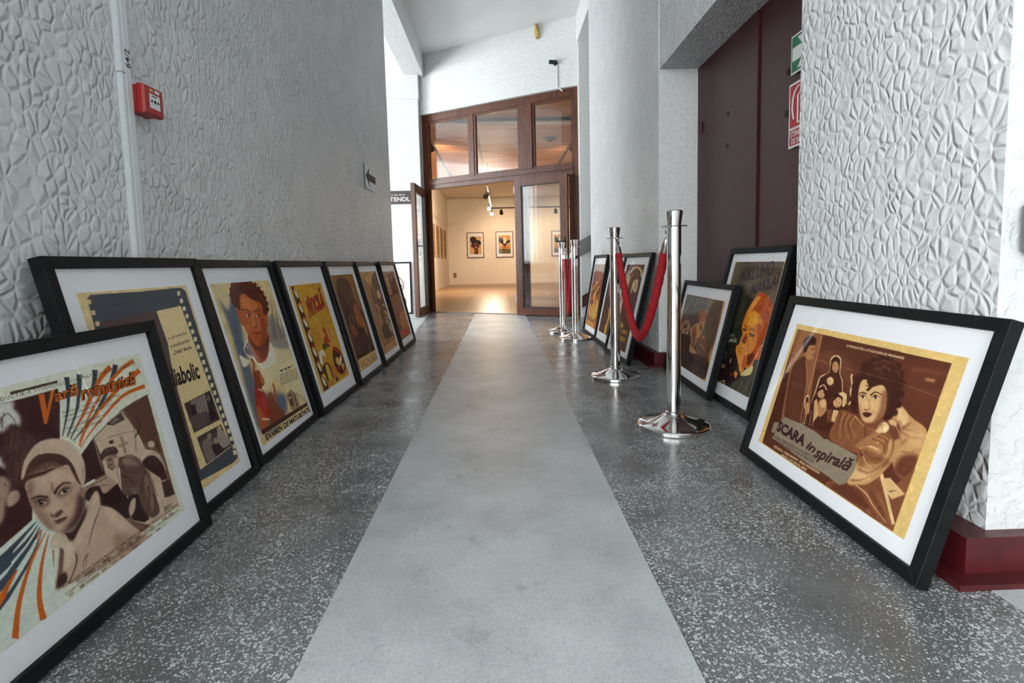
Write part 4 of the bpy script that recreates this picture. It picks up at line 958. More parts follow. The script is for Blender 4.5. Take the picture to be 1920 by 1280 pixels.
def art_exam(asp):
    s = Sheet('exam', asp, 260, (228, 200, 142)); s.grain(0, .05); s.at(390, 515, .25393)
    s.blob([(90, 180), (190, 190), (270, 480), (300, 640), (400, 860), (560, 880), (570, 1040), (400, 1160), (300, 900), (170, 420)], (92, 100, 114), soft=22)
    s.blob([(60, 90), (160, 160), (150, 260), (100, 200)], (222, 202, 156), soft=14)
    s.blob([(420, 560), (620, 540), (740, 900), (600, 860), (500, 760), (420, 860), (360, 690)], (234, 214, 166), soft=18); s.blob([(560, 600), (660, 640), (720, 860), (640, 780)], (240, 222, 160), soft=14)
    s.blob([(440, 350), (480, 300), (580, 480), (590, 540), (500, 540), (440, 480)], (140, 134, 130), a=.8, soft=12)
    for q in ([(468, 210), (480, 330), (510, 480)], [(500, 250), (510, 330), (545, 480)], [(465, 330), (490, 470)], [(530, 330), (570, 460)]): s.line(q, 4, (116, 108, 106), 24, a=.6, soft=2)
    s.blob([(265, 560), (300, 475), (330, 540), (372, 650), (432, 620), (455, 500), (480, 545), (500, 640), (420, 690), (350, 640)], (238, 228, 204), soft=2); s.blob([(270, 560), (298, 490), (330, 560), (340, 600), (300, 590)], (118, 104, 108), soft=4)
    s.blob([(300, 440), (440, 430), (452, 520), (432, 622), (372, 648), (330, 570)], (172, 80, 34), soft=1.5); s.blob([(390, 520), (440, 450), (450, 540), (420, 620), (385, 600)], (128, 54, 26), soft=6)
    s.blob([(210, 255), (232, 265), (265, 360), (262, 382), (235, 340)], (176, 82, 36), soft=1); s.blob([(418, 292), (438, 290), (442, 380), (425, 392)], (190, 92, 40), soft=1)
    s.blob([(232, 160), (300, 138), (390, 198), (412, 280), (428, 340), (436, 430), (420, 498), (380, 526), (335, 502), (292, 430), (262, 372), (238, 290)], (192, 94, 40), soft=1.2)
    s.blob([(250, 170), (330, 180), (370, 240), (300, 260), (255, 230)], (212, 118, 54), soft=6); s.blob([(400, 300), (436, 420), (420, 500), (380, 526), (398, 440), (390, 360)], (150, 64, 30), a=.8, soft=6); s.blob([(320, 300), (345, 300), (360, 370), (335, 380)], (214, 122, 58), a=.8, soft=4); s.blob([(280, 370), (320, 380), (310, 420), (290, 410)], (206, 108, 48), a=.7, soft=4)
    s.blob([(298, 448), (335, 506), (380, 532), (424, 502), (440, 446), (446, 520), (410, 566), (345, 548)], (108, 44, 22), a=.9, soft=3); s.line([(292, 432), (334, 503), (380, 528), (422, 500), (438, 430)], 3, (120, 50, 24), a=.7, soft=1)
    s.line([(252, 262), (285, 258), (312, 282)], 9, (70, 28, 16), 5); s.line([(346, 272), (372, 262), (392, 280)], 7, (70, 28, 16), 4)
    s.oval(297, 300, 15, 9, (236, 190, 130)); s.oval(302, 300, 8, 9, (52, 24, 16)); s.line([(280, 296), (298, 288), (316, 302)], 4, (60, 24, 14)); s.oval(370, 302, 14, 9, (232, 186, 126)); s.oval(375, 302, 8, 9, (52, 24, 16)); s.line([(354, 298), (372, 290), (388, 304)], 4, (60, 24, 14))
    s.line([(345, 310), (358, 375), (340, 388)], 5, (140, 58, 26), 8, soft=1); s.line([(338, 388), (366, 386)], 5, (120, 48, 24)); s.blob([(328, 424), (355, 428), (398, 422), (380, 440), (350, 440)], (140, 46, 32), soft=1); s.line([(326, 424), (358, 432), (400, 424)], 4, (84, 28, 20)); s.line([(345, 460), (380, 460)], 7, (150, 64, 30), a=.7, soft=2)
    s.blob([(164, 130), (178, 72), (230, 46), (300, 46), (356, 88), (408, 140), (446, 255), (432, 292), (410, 290), (390, 210), (322, 182), (268, 140), (234, 168), (240, 258), (208, 242), (172, 186)], (88, 36, 21), soft=1)
    for x, y, r in ((172, 110, 14), (182, 78, 15), (208, 58, 15), (240, 50, 14), (275, 48, 13), (310, 54, 15), (345, 78, 15), (372, 108, 15), (398, 135, 14), (418, 175, 14), (432, 215, 14), (440, 255, 12), (170, 150, 12), (182, 190, 12), (200, 228, 11)): s.oval(x, y, r, r*1.3, (86, 35, 20), soft=1)
    for k in range(26):
        x, y = s.rng.uniform(185, 420), s.rng.uniform(55, 130); y += max(0, x - 330)*.9
        s.line([(x, y), (x + 12, y - 10), (x + 26, y - 2)], 6, (146, 70, 36) if k % 2 else (58, 22, 14), 2, a=.6, soft=.6)
    for q in ([(175, 120), (205, 60)], [(230, 60), (300, 56), (350, 110)], [(260, 80), (330, 110)], [(380, 140), (430, 240)], [(190, 170), (215, 220)]): s.line(q, 8, (150, 74, 40), 3, a=.8, soft=1)
    # waving figures and the bus
    s.blob([(234, 594), (268, 612), (304, 632), (322, 616), (300, 660), (268, 682), (248, 650)], (236, 224, 196), soft=1); s.line([(320, 620), (338, 660), (340, 740)], 20, (186, 92, 42), 18)
    s.blob([(348, 810), (402, 846), (432, 905), (462, 985), (452, 1075), (402, 1050), (358, 985)], (166, 40, 28), soft=1); s.line([(400, 900), (440, 1060)], 16, (196, 62, 40), 6, a=.7, soft=3)
    s.blob([(338, 725), (372, 704), (400, 745), (418, 795), (390, 835), (350, 810)], (140, 66, 30), soft=1); s.blob([(378, 720), (402, 750), (414, 795), (395, 800)], (206, 118, 60), soft=1); s.line([(372, 842), (404, 858)], 9, (226, 206, 170)); s.blob([(370, 960), (440, 1072), (436, 1120), (402, 1146), (366, 1040)], (188, 88, 38), soft=1); s.line([(402, 1062), (455, 1066)], 14, (224, 196, 156))
    s.line([(480, 800), (494, 860), (498, 930)], 13, (176, 88, 40), 18); s.blob([(442, 890), (470, 868), (490, 920), (570, 1038), (500, 1090), (462, 1100), (450, 980)], (132, 58, 28), soft=1); s.oval(462, 888, 16, 20, (160, 78, 38))
    s.poly([(575, 885), (606, 846), (640, 866), (690, 990), (615, 1000)], (166, 134, 100)); s.poly([(590, 885), (612, 872), (636, 960), (612, 968)], (90, 62, 50)); s.poly([(598, 900), (610, 895), (614, 912), (602, 916)], (220, 196, 150)); s.line([(634, 880), (660, 975)], 8, (100, 70, 56))
    for k in range(4): s.line([(640 + 4*k, 870), (700 + 16*k, 955 - 6*k)], 2, (150, 120, 90))
    s.poly([(392, 1146), (750, 928), (754, 952), (404, 1180)], (76, 36, 28))
    s.dashes((532, 712), (622, 672), 4, 12, (70, 52, 46)); s.dashes((575, 712), (600, 702), 2, 4, (90, 70, 60))
    for k in range(5): s.dashes((526 + 4*k, 745 + 16*k), (654 + 4*k, 692 + 16*k), 7, 6, (84, 64, 54))
    for k in range(4): s.dashes((508 + 6*k, 585 + 22*k), (620 + 6*k, 540 + 22*k), 9, 2.5, (150, 124, 100))
    s.grain(.03, 0, .018)
    s.word('EXAMEN DE MATURITATE', (432, 1226), (756, 1010), (420, 1182), (44, 36, 42), bold=.045)
    return s.done()

def art_piti(asp):
    s = Sheet('piti', asp, 220, (224, 184, 92)); s.at(530, 520, .1953)
    s.poly([(80, 88), (355, 52), (645, 908), (412, 1082)], (208, 152, 38)); s.grain(0, .04)
    s.poly([(80, 90), (126, 85), (445, 1062), (400, 1094)], (78, 34, 26))
    for k in range(7):   # plain rounded shapes down the dark border
        x, y = 122 + 44.5*k, 145 + 140*k
        s.oval(x + 2, y - 24, 20, 24, (206, 150, 70), .4); s.blob([(x - 12, y - 10), (x + 18, y), (x + 32, y + 52), (x + 10, y + 40)], (230, 214, 178), soft=1); s.oval(x + 4, y - 46, 18, 12, [(216, 170, 60), (170, 50, 30), (150, 60, 40)][k % 3], .4)
    for x0, y0 in ((280, 390), (310, 345), (345, 330), (375, 310), (405, 290)): s.line([(x0, y0), (392, 472)], 2, (150, 112, 50), a=.7)
    s.blob([(382, 500), (400, 476), (425, 540), (440, 590), (455, 600), (445, 630), (410, 640), (395, 600), (402, 560)], (176, 40, 28), soft=1); s.blob([(380, 640), (420, 630), (455, 655), (430, 670), (405, 695), (390, 680)], (86, 78, 44), soft=1); s.oval(400, 545, 10, 16, (206, 140, 84))
    s.blob([(478, 700), (498, 668), (540, 690), (582, 770), (602, 850), (592, 905), (560, 925), (522, 890), (488, 800)], (82, 32, 24), soft=1); s.blob([(488, 660), (530, 690), (560, 740), (525, 720), (495, 700)], (160, 44, 30), soft=1); s.blob([(510, 770), (535, 770), (545, 830), (515, 820)], (222, 180, 70), soft=1); s.blob([(560, 740), (565, 800), (540, 850), (545, 780)], (226, 212, 180), soft=1); s.blob([(525, 850), (560, 860), (540, 900)], (160, 40, 30), soft=1); s.blob([(560, 820), (590, 830), (585, 890), (565, 850)], (206, 160, 50), soft=1)
    s.blob([(350, 725), (378, 694), (404, 725), (410, 780), (392, 800), (378, 840), (358, 800)], (232, 222, 196), soft=1); s.blob([(380, 745), (405, 760), (420, 805), (400, 822), (382, 790)], (206, 140, 72), soft=1); s.blob([(385, 860), (430, 815), (470, 880), (496, 945), (440, 992), (410, 930)], (62, 28, 24), soft=1); s.blob([(410, 850), (436, 840), (478, 960), (450, 990)], (214, 172, 60), soft=1)
    s.blob([(466, 850), (490, 832), (520, 880), (525, 940), (490, 950), (472, 900)], (196, 118, 56), soft=1); s.blob([(430, 1010), (500, 955), (535, 985), (470, 1040)], (200, 140, 50), soft=1); s.poly([(505, 960), (525, 950), (540, 985), (520, 1000)], (70, 66, 40))
    for k in range(3): s.dashes((276 + 20*k, 500 + 48*k), (340 + 20*k, 480 + 48*k), 3, 7, (170, 60, 30), a=.7); s.dashes((280 + 20*k, 522 + 48*k), (350 + 20*k, 500 + 48*k), 4, 5, (120, 84, 34), a=.7)
    for k in range(3): s.dashes((430 + 16*k, 425 + 78*k), (480 + 16*k, 400 + 78*k), 3, 5, (150, 104, 34), a=.7)
    s.dashes((138, 96), (300, 82), 12, 4, (150, 104, 34), a=.7); s.dashes((560, 945), (630, 905), 4, 4, (120, 84, 34), a=.7)
    s.grain(.03)
    for c, b_, l in (((92, 36, 22), .09, 0), ((176, 52, 28), .045, 1)): s.word('PÎTICILĂ', (262, 392), (414, 282), (204, 178), c, bold=b_, lift=l)
    return s.done()

def art_dark(asp):
    s = Sheet('dark', asp, 180, (86, 46, 26)); s.at(600, 480, .2032)
    s.blob([(98, 172), (302, 155), (400, 480), (330, 420), (240, 230), (160, 330)], (140, 92, 34), soft=18); s.blob([(300, 160), (420, 520), (380, 520), (330, 380)], (128, 84, 36), soft=12)
    s.blob([(150, 230), (260, 230), (330, 430), (420, 560), (500, 850), (360, 940), (280, 690), (220, 480)], (66, 32, 20), soft=14)
    s.blob([(310, 450), (335, 440), (370, 520), (405, 590), (396, 650), (350, 640), (322, 540)], (154, 76, 32), soft=4); s.blob([(385, 560), (420, 640), (440, 720), (420, 700)], (176, 104, 50), soft=3)
    s.blob([(270, 640), (300, 640), (345, 700), (330, 740), (290, 700)], (130, 62, 28), soft=5); s.line([(285, 545), (270, 590), (300, 640), (318, 620), (300, 560), (285, 545)], 4, (190, 120, 60)); s.line([(300, 640), (340, 690), (345, 720)], 6, (150, 80, 36), soft=1); s.line([(455, 800), (462, 880)], 4, (190, 150, 120))
    s.poly([(350, 956), (515, 858), (542, 948), (383, 1074)], (220, 184, 116))
    for k, (n, h) in enumerate(((4, 6), (6, 8), (4, 14), (5, 5))): s.dashes((372 + 8*k, 985 + 20*k), (518 + 5*k, 890 + 20*k), n, h, (150, 62, 30), a=.8)
    s.line([(98, 174), (380, 1072)], 5, (190, 128, 50), a=.8)
    return s.grain(.04, .06, .1).done()

def art_lad(asp):
    s = Sheet('lad', asp, 160, (150, 98, 60)); s.at(600, 480, .2032)
    s.blob([(368, 135), (513, 133), (560, 300), (480, 260), (430, 240)], (186, 138, 92), soft=10)
    s.blob([(500, 150), (530, 200), (720, 800), (640, 790), (600, 700), (500, 440), (470, 260)], (70, 38, 26), soft=6)
    s.blob([(528, 310), (548, 330), (560, 390), (530, 380)], (206, 164, 120), soft=2); s.line([(490, 150), (470, 220), (500, 330), (520, 410)], 9, (214, 160, 100), 3, a=.8, soft=1)
    for q in ([(520, 440), (545, 500), (540, 520)], [(545, 530), (570, 600), (590, 690)], [(580, 440), (600, 470)], [(595, 500), (640, 580), (600, 560)], [(610, 590), (650, 640), (680, 720)], [(640, 640), (660, 700)]): s.line(q, 16, (206, 166, 124), 8, a=.85, soft=2)
    for x, y in ((520, 455), (580, 450), (552, 550), (600, 520), (640, 620)): s.oval(x, y, 9, 14, (176, 124, 86), .3, soft=1)
    s.blob([(570, 640), (610, 640), (650, 740), (600, 760)], (46, 26, 22), soft=3)
    s.poly([(580, 800), (700, 715), (725, 818), (608, 900)], (196, 138, 86))
    for k in range(13): s.line([(590 + 8.6*k, 800 - 6*k), (596 + 8.6*k, 836 - 7*k)], 5, (62, 36, 30))
    s.dashes((640, 838), (680, 812), 3, 5, (90, 52, 38))
    for k in range(3): s.dashes((388, 165 + 16*k), (430, 160 + 16*k), 3, 4, (110, 70, 44), a=.6)
    return s.grain(.05, .06, .1).done()

def art_city(asp):
    s = Sheet('city', asp, 150, (146, 86, 50)); s.at(600, 480, .2032)
    s.poly([(590, 170), (672, 160), (830, 690), (740, 740)], (92, 46, 30)); s.blob([(660, 180), (690, 230), (760, 480), (720, 420), (680, 300)], (74, 40, 34), soft=5)
    s.poly([(600, 205), (626, 205), (668, 350), (645, 360)], (190, 140, 96))
    for k in range(5): s.line([(612 + 8*k, 222 + 26*k), (624 + 8*k, 226 + 26*k)], 12, (96, 54, 40))
    s.blob([(640, 400), (720, 330), (760, 480), (770, 600), (720, 640), (680, 520)], (120, 62, 34), soft=8); s.blob([(740, 540), (780, 500), (820, 640), (760, 680)], (170, 96, 52), soft=6)
    s.blob([(735, 700), (780, 660), (832, 668), (834, 702), (790, 715), (744, 745)], (176, 62, 36), soft=1); s.dashes((755, 770), (790, 748), 3, 4, (110, 60, 40)); s.line([(748, 560), (790, 590)], 6, (206, 140, 84), a=.7)
    for k in range(3): s.dashes((585, 172 + 10*k), (625, 170 + 10*k), 3, 5, (206, 160, 110), a=.7)
    return s.grain(.05, .08, .12).done()

def art_mik(asp):
    s = Sheet('mik', asp, 220, (222, 168, 72)); s.at(1330, 480, .22663)
    s.poly([(232, 52), (614, 46), (346, 1186), (-10, 1020)], (40, 42, 32))
    s.blob([(232, 52), (614, 46), (520, 440), (330, 330), (180, 260)], (98, 84, 66), soft=16); s.blob([(200, 260), (300, 260), (260, 560), (160, 560)], (62, 58, 40), soft=16)
    s.blob([(230, 990), (300, 988), (350, 970), (385, 850), (452, 842), (410, 1060), (365, 1188), (190, 1100)], (74, 70, 52), soft=2); s.blob([(100, 860), (230, 800), (262, 950), (230, 1020), (160, 1060), (100, 1000)], (36, 20, 18), soft=3)
    s.blob([(255, 975), (355, 900), (346, 968), (300, 988)], (232, 206, 136), soft=1); s.poly([(200, 970), (215, 945), (238, 970), (216, 1012)], (208, 128, 44)); s.poly([(96, 896), (128, 888), (132, 920), (100, 928)], (150, 130, 80)); s.line([(125, 780), (142, 820), (122, 850)], 7, (120, 140, 110)); s.line([(180, 845), (172, 880)], 8, (200, 190, 150)); s.line([(92, 1040), (125, 1028), (122, 1062)], 6, (220, 200, 130)); s.oval(180, 978, 7, 9, (190, 60, 24))
    s.blob([(268, 585), (290, 500), (330, 420), (400, 312), (440, 300), (512, 370), (524, 430), (508, 560), (475, 690), (446, 770), (430, 560), (380, 462), (325, 480), (300, 545)], (186, 78, 22), soft=2)
    s.blob([(300, 500), (350, 390), (400, 330), (420, 350), (370, 420), (330, 480)], (230, 148, 48), soft=4)
    for k in range(26):
        x, y = s.rng.uniform(350, 500), s.rng.uniform(330, 640)
        if x < 350 + (y-330)*.3: continue
        s.line([(x, y), (x + 10, y - 20), (x + 26, y - 30)], 7, (110, 40, 16) if k % 2 else (220, 120, 40), 2, a=.8)
    s.blob([(270, 585), (308, 485), (370, 450), (432, 500), (444, 600), (432, 720), (392, 800), (350, 905), (300, 922), (268, 860), (240, 770), (256, 690), (274, 640)], (224, 132, 36), soft=1.5)
    s.blob([(330, 480), (380, 470), (410, 530), (360, 580), (320, 560)], (240, 164, 56), soft=8); s.blob([(400, 560), (444, 600), (432, 720), (392, 800), (360, 880), (310, 900), (350, 800), (390, 700)], (190, 74, 22), a=.9, soft=7); s.blob([(300, 830), (370, 800), (350, 870), (310, 900)], (110, 38, 18), a=.9, soft=5)
    s.line([(288, 566), (312, 600)], 7, (80, 32, 14)); s.line([(332, 604), (360, 606), (384, 622)], 8, (80, 32, 14), 4); s.blob([(280, 596), (308, 606), (300, 618), (278, 612)], (70, 34, 20), soft=1); s.blob([(330, 636), (372, 650), (360, 668), (336, 658)], (80, 38, 20), soft=1); s.oval(352, 652, 4, 4, (240, 200, 130))
    s.blob([(268, 700), (296, 660), (310, 640), (306, 700), (290, 726)], (130, 52, 20), soft=2); s.line([(312, 650), (322, 760)], 10, (200, 90, 28), a=.7, soft=3)
    s.blob([(385, 775), (440, 728), (456, 772), (425, 838), (380, 852)], (212, 104, 30), soft=1); s.line([(400, 790), (435, 755), (430, 810)], 6, (120, 44, 18))
    s.blob([(218, 762), (246, 728), (290, 745), (310, 815), (300, 900), (258, 965), (236, 880)], (230, 144, 46), soft=1)
    for q in ([(235, 755), (285, 800)], [(240, 780), (275, 830)], [(262, 742), (300, 790)]): s.line(q, 6, (130, 52, 20), 3)
    s.blob([(280, 840), (305, 820), (300, 900), (270, 930)], (180, 70, 24), a=.8, soft=4)
    s.poly([(592, 148), (530, 152), (588, 132)], (64, 50, 54))
    s.grain(.04, .03, .06)
    T = (66, 52, 58)
    s.word('MIKLUHO', (246, 222), (528, 158), (262, 110), T, bold=.03, shear=.2); s.word('MAKLAI', (340, 330), (572, 242), (352, 238), T, bold=.03, shear=.2)
    s.word('REGIA:', (140, 664), (208, 668), (146, 640), (190, 186, 160)); s.word('RAZUMNÂI', (106, 706), (222, 716), (112, 668), (200, 196, 170), bold=.02)
    return s.done()

def art_tank(asp):
    s = Sheet('tank', asp, 220, (208, 142, 54)); s.at(1230, 450, .2657)
    s.poly([(225, 386), (500, 438), (340, 975), (90, 830)], (98, 78, 66))
    s.blob([(225, 386), (400, 410), (420, 520), (300, 520), (190, 520)], (128, 122, 114), soft=18); s.blob([(400, 480), (490, 440), (420, 740), (340, 800), (370, 620)], (84, 62, 50), soft=14); s.blob([(170, 660), (260, 680), (300, 800), (380, 840), (340, 975), (100, 830)], (58, 34, 26), soft=10)
    s.blob([(178, 640), (212, 572), (250, 578), (256, 655), (240, 670), (180, 660)], (160, 118, 92), soft=2); s.line([(240, 575), (275, 510)], 4, (120, 84, 66)); s.poly([(186, 640), (255, 640), (252, 672), (186, 665)], (96, 62, 48)); s.oval(205, 650, 9, 9, (206, 160, 122)); s.oval(232, 655, 9, 9, (206, 160, 122)); s.poly([(205, 600), (235, 590), (232, 620), (205, 625)], (86, 58, 46))
    s.blob([(256, 640), (300, 590), (330, 600), (340, 650), (305, 710), (280, 760), (300, 800), (245, 785), (258, 710)], (190, 134, 88), soft=1.5); s.blob([(270, 640), (300, 620), (290, 720), (265, 760)], (120, 70, 46), a=.8, soft=5)
    s.blob([(322, 565), (362, 560), (356, 612), (338, 642), (322, 620)], (186, 126, 86), soft=1); s.blob([(316, 540), (345, 498), (373, 508), (370, 545), (330, 578)], (168, 102, 66), soft=1); s.line([(345, 575), (358, 572)], 5, (70, 36, 26)); s.line([(330, 600), (336, 640)], 8, (90, 48, 34), soft=1)
    s.blob([(300, 700), (340, 680), (372, 700), (360, 780), (330, 770), (310, 730)], (110, 66, 44), soft=2); s.oval(350, 690, 11, 12, (176, 112, 74)); s.line([(330, 735), (355, 780)], 10, (180, 120, 78), 6)
    s.poly([(178, 748), (315, 835), (306, 900), (165, 815)], (70, 52, 46), .8)
    for k in range(12): s.line([(182 + 11*k, 762 + 7*k), (176 + 11*k, 806 + 7*k)], 6, (40, 30, 30), a=.85)
    for k in range(3): s.dashes((172, 838 + 18*k), (300 - 5*k, 915 + 18*k), 9, 5, (120, 92, 70), a=.7)
    return s.grain(.04, .05, .06).done()

def art_far(asp):
    s = Sheet('far', asp, 120, (168, 96, 44)); s.at(1080, 470, .1719)
    s.blob([(205, 150), (318, 147), (290, 290), (240, 260), (190, 260)], (176, 160, 144), soft=12); s.blob([(190, 250), (300, 250), (270, 460), (160, 470)], (128, 64, 36), soft=8)
    for x, y in ((180, 420), (205, 400), (230, 360), (245, 410), (200, 480), (220, 450)): s.oval(x, y, 12, 26, (196, 132, 76), .2, soft=2); s.oval(x + 8, y + 20, 8, 26, (96, 46, 28), soft=2)
    s.blob([(175, 560), (195, 480), (215, 480), (200, 560), (170, 700), (135, 700), (145, 600)], (206, 150, 86), soft=2); s.blob([(215, 560), (235, 545), (225, 640), (195, 740), (160, 720)], (220, 176, 84), soft=2); s.line([(150, 570), (180, 540), (165, 600)], 12, (90, 46, 30))
    s.poly([(112, 715), (195, 750), (185, 850), (95, 800)], (206, 140, 66))
    for k in range(9): s.line([(120 + 8.5*k, 718 + 5*k), (116 + 8.5*k, 750 + 5*k)], 5, (66, 32, 30))
    return s.grain(.06, .06, .12).done()

def art_mid(asp):
    s = Sheet('mid', asp, 120, (82, 42, 28)); s.at(1080, 470, .1719)
    s.blob([(365, 158), (490, 160), (440, 330), (350, 320)], (112, 76, 56), soft=8)
    for k in range(3): s.poly([(352, 190 + 60*k), (392, 180 + 60*k), (388, 220 + 60*k), (345, 232 + 60*k)], (140, 104, 76), .6)
    s.blob([(285, 900), (296, 830), (330, 730), (340, 630), (362, 590), (388, 570), (384, 650), (352, 700), (330, 780), (312, 860), (302, 905)], (212, 154, 24), soft=1.5)
    s.blob([(345, 430), (356, 400), (352, 480), (342, 490)], (176, 96, 40), soft=2); s.line([(350, 740), (362, 780)], 10, (200, 120, 50)); s.oval(333, 660, 7, 18, (90, 44, 26))
    return s.grain(.05, .06, .1).done()

def art_pol(asp):
    s = Sheet('pol', asp, 140, (82, 43, 30)); s.at(1080, 470, .1719)
    s.line([(470, 680), (490, 560), (530, 420), (570, 270), (620, 200), (665, 182), (706, 225), (708, 290)], 26, (222, 188, 148), 18, soft=2); s.blob([(500, 420), (560, 260), (600, 240), (580, 330), (530, 480), (480, 560)], (206, 168, 128), soft=4); s.oval(600, 265, 22, 28, (130, 84, 62), soft=4)
    s.line([(662, 240), (660, 300)], 5, (160, 110, 80)); s.blob([(620, 340), (640, 320), (668, 320), (664, 400), (648, 450), (625, 450), (612, 420), (590, 480), (580, 540), (598, 420)], (226, 196, 152), soft=1.5); s.line([(640, 330), (635, 440)], 6, (110, 66, 46)); s.line([(655, 330), (652, 440)], 5, (110, 66, 46))
    Yl = (206, 150, 40)
    s.line([(494, 775), (490, 832)], 14, Yl); s.line([(505, 800), (503, 832)], 12, Yl)
    for k in range(6): s.line([(500 + 10*k, 850 + 3*k), (496 + 10*k, 895 + 4*k)], 6.5, Yl)
    for k in range(7): s.line([(470 + 9.5*k, 915 + 5*k), (464 + 9.5*k, 965 + 5*k)], 6.5, Yl)
    for k in range(3): s.dashes((462 - 3*k, 1005 + 20*k), (512 - 3*k, 1032 + 20*k), 4, 4, (200, 170, 140), a=.7)
    return s.grain(.05, .05, .08).done()

def art_disc(asp):
    s = Sheet('disc', asp, 120, (222, 208, 188)); A = asp
    t = np.linspace(0, 2*np.pi, 40); r = .36
    s.line(np.c_[.55 + r*np.cos(t), (.42*A + r*np.sin(t))/A].tolist(), .03, (92, 80, 74)); s.oval(.55, .42, r*.94, r*.94/A, (232, 222, 206))
    s.blob([(.60, 1.02), (.62, .80), (.70, .74), (.72, .60), (.78, .56), (.80, .68), (.90, .74), (.98, .82), (.98, 1.02)], (86, 60, 58), soft=1); s.blob([(.2, 1.02), (.3, .84), (.5, .82), (.62, 1.02)], (110, 80, 72), soft=2)
    B = (70, 52, 48)
    s.word('ri', (.52, .42), (.68, .40), (.54, .30), B, bold=.02, shear=.4); s.word('in', (.54, .54), (.86, .50), (.57, .40), B, bold=.03, shear=.4)
    return s.grain(.02, .02).done()

def art_tree(asp):
    s = Sheet('tree', asp, 100, (206, 164, 110))
    s.blob([(.05, .2), (.2, .02), (.5, .06), (.62, .2), (.9, .25), (.98, .45), (.8, .5), (.85, .62), (.6, .6), (.3, .62), (.1, .55), (.2, .4)], (44, 38, 36), soft=1)
    s.blob([(.3, .42), (.6, .3), (.75, .5), (.7, .8), (.72, 1), (.38, 1), (.42, .75), (.25, .6)], (104, 44, 36), soft=2); s.oval(.55, .62, .1, .04, (196, 150, 110)); s.oval(.42, .45, .07, .03, (120, 110, 110)); s.oval(.62, .42, .07, .03, (120, 130, 120))
    return s.grain(.04, .05).done()

def art_bird(asp):
    s = Sheet('bird', asp, 100, (206, 158, 84))
    s.blob([(-.1, .78), (.5, .74), (1.1, .78), (1.1, 1.1), (-.1, 1.1)], (92, 92, 60), soft=6); s.blob([(.0, .66), (.5, .6), (1.0, .66), (.5, .72)], (196, 110, 60), soft=3)
    s.blob([(.02, .2), (.15, .1), (.35, .2), (.48, .38), (.55, .42), (.7, .3), (.95, .26), (.9, .4), (.7, .46), (.56, .6), (.46, .6), (.3, .45), (.1, .35)], (52, 54, 56), soft=1)
    s.blob([(.42, .2), (.5, .15), (.5, .45), (.42, .42)], (226, 224, 216), soft=1); s.blob([(.56, .1), (.64, .1), (.62, .4), (.54, .42)], (230, 228, 220), soft=1); s.oval(.46, .76, .05, .04, (70, 60, 50)); s.line([(.3, .86), (.7, .86)], .03, (170, 80, 50))
    return s.grain(.04, .05).done()

ART = dict(vara=art_vara, scara=art_scara, diab=art_diab, exam=art_exam, piti=art_piti, dark=art_dark, lad=art_lad, city=art_city, mik=art_mik, tank=art_tank, far=art_far, mid=art_mid, pol=art_pol, disc=art_disc, tree=art_tree, bird=art_bird)

# ------------------------------------------------------------------ framed posters
FT = .032       # frame depth
def poster_matrix(P0, P1, dx, h):
    P0 = Vector((*P0, 0)); P1 = Vector((*P1, 0)); u = (P1 - P0).normalized(); up = Vector((0, 0, 1)); m = u.cross(up)
    th = math.asin(dx/h); W = up*math.cos(th) - m*math.sin(th); n = up*math.sin(th) + m*math.cos(th)
    O = (P0 + P1)/2 - n*FT; O.z = 0.0
    return Matrix(((u.x, -n.x, W.x, O.x), (u.y, -n.y, W.y, O.y), (u.z, -n.z, W.z, O.z), (0, 0, 0, 1)))

def art_grid(name, rgb, x0, x1, z0, z1, y, parent):
    """a flat print: grid of points carrying the drawn colours"""
    r, c, _ = rgb.shape
    xs = np.linspace(x0, x1, c); zs = np.linspace(z1, z0, r)
    X, Z = np.meshgrid(xs, zs)
    co = np.stack([X, np.full_like(X, y), Z], -1).reshape(-1, 3)
    idx = np.arange(r*c).reshape(r, c)
    q = np.stack([idx[:-1, :-1], idx[1:, :-1], idx[1:, 1:], idx[:-1, 1:]], -1).reshape(-1, 4)
    me = bpy.data.meshes.new(name)
    me.vertices.add(r*c); me.vertices.foreach_set('co', co.ravel().astype(np.float32))
    me.loops.add(q.size); me.loops.foreach_set('vertex_index', q.ravel().astype(np.int32))
    me.polygons.add(len(q)); me.polygons.foreach_set('loop_start', (np.arange(len(q))*4).astype(np.int32))
    me.update()
    lin = np.where(rgb <= .04045, rgb/12.92, ((np.clip(rgb, 0, 1) + .055)/1.055)**2.4)
    a = me.color_attributes.new('ink', 'FLOAT_COLOR', 'POINT')
    a.data.foreach_set('color', np.concatenate([lin, np.ones((r, c, 1))], -1).reshape(-1, 4).ravel().astype(np.float32))
    me.materials.append(M['print'])
    o = bpy.data.objects.new(name, me); COL.objects.link(o); o.parent = parent
    return o

_ink = {}
def ink_mat(col):
    k = tuple(int(c) for c in col)
    if k not in _ink: _ink[k] = simple('printing_ink_%02x%02x%02x' % k, srgb(*k), .7, var=.10, scale=200, spec=.2)
    return _ink[k]

def add_lettering(items, art, rect, y, parent):
    """items: printed words; each is laid on the print between two traced points of its baseline"""
    x0, x1, z0, z1 = rect
    for it in items:
        b = MB()
        v, f = fit_text(it['s'], 1.0, 1.0, bold=it.get('bold', 0.0), shear=it.get('shear', 0.0), spacing=it.get('sp', 1.0))
        # baseline left, baseline right, top left in unit print coordinates (u right, v down)
        (au, av), (bu, bv), (cu, cv) = it['q']
        vs = []
        for px, py in v:
            u = au + (bu - au)*px + (cu - au)*py; w = av + (bv - av)*px + (cv - av)*py
            vs.append(b.bm.verts.new((x0 + u*(x1 - x0), y - .0002 - it.get('lift', 0)*.0002, z1 - w*(z1 - z0))))
        for fc in f:
            try: b.bm.faces.new([vs[i] for i in fc])
            except ValueError: pass
        b.build('lettering', ink_mat(it['col']), parent)

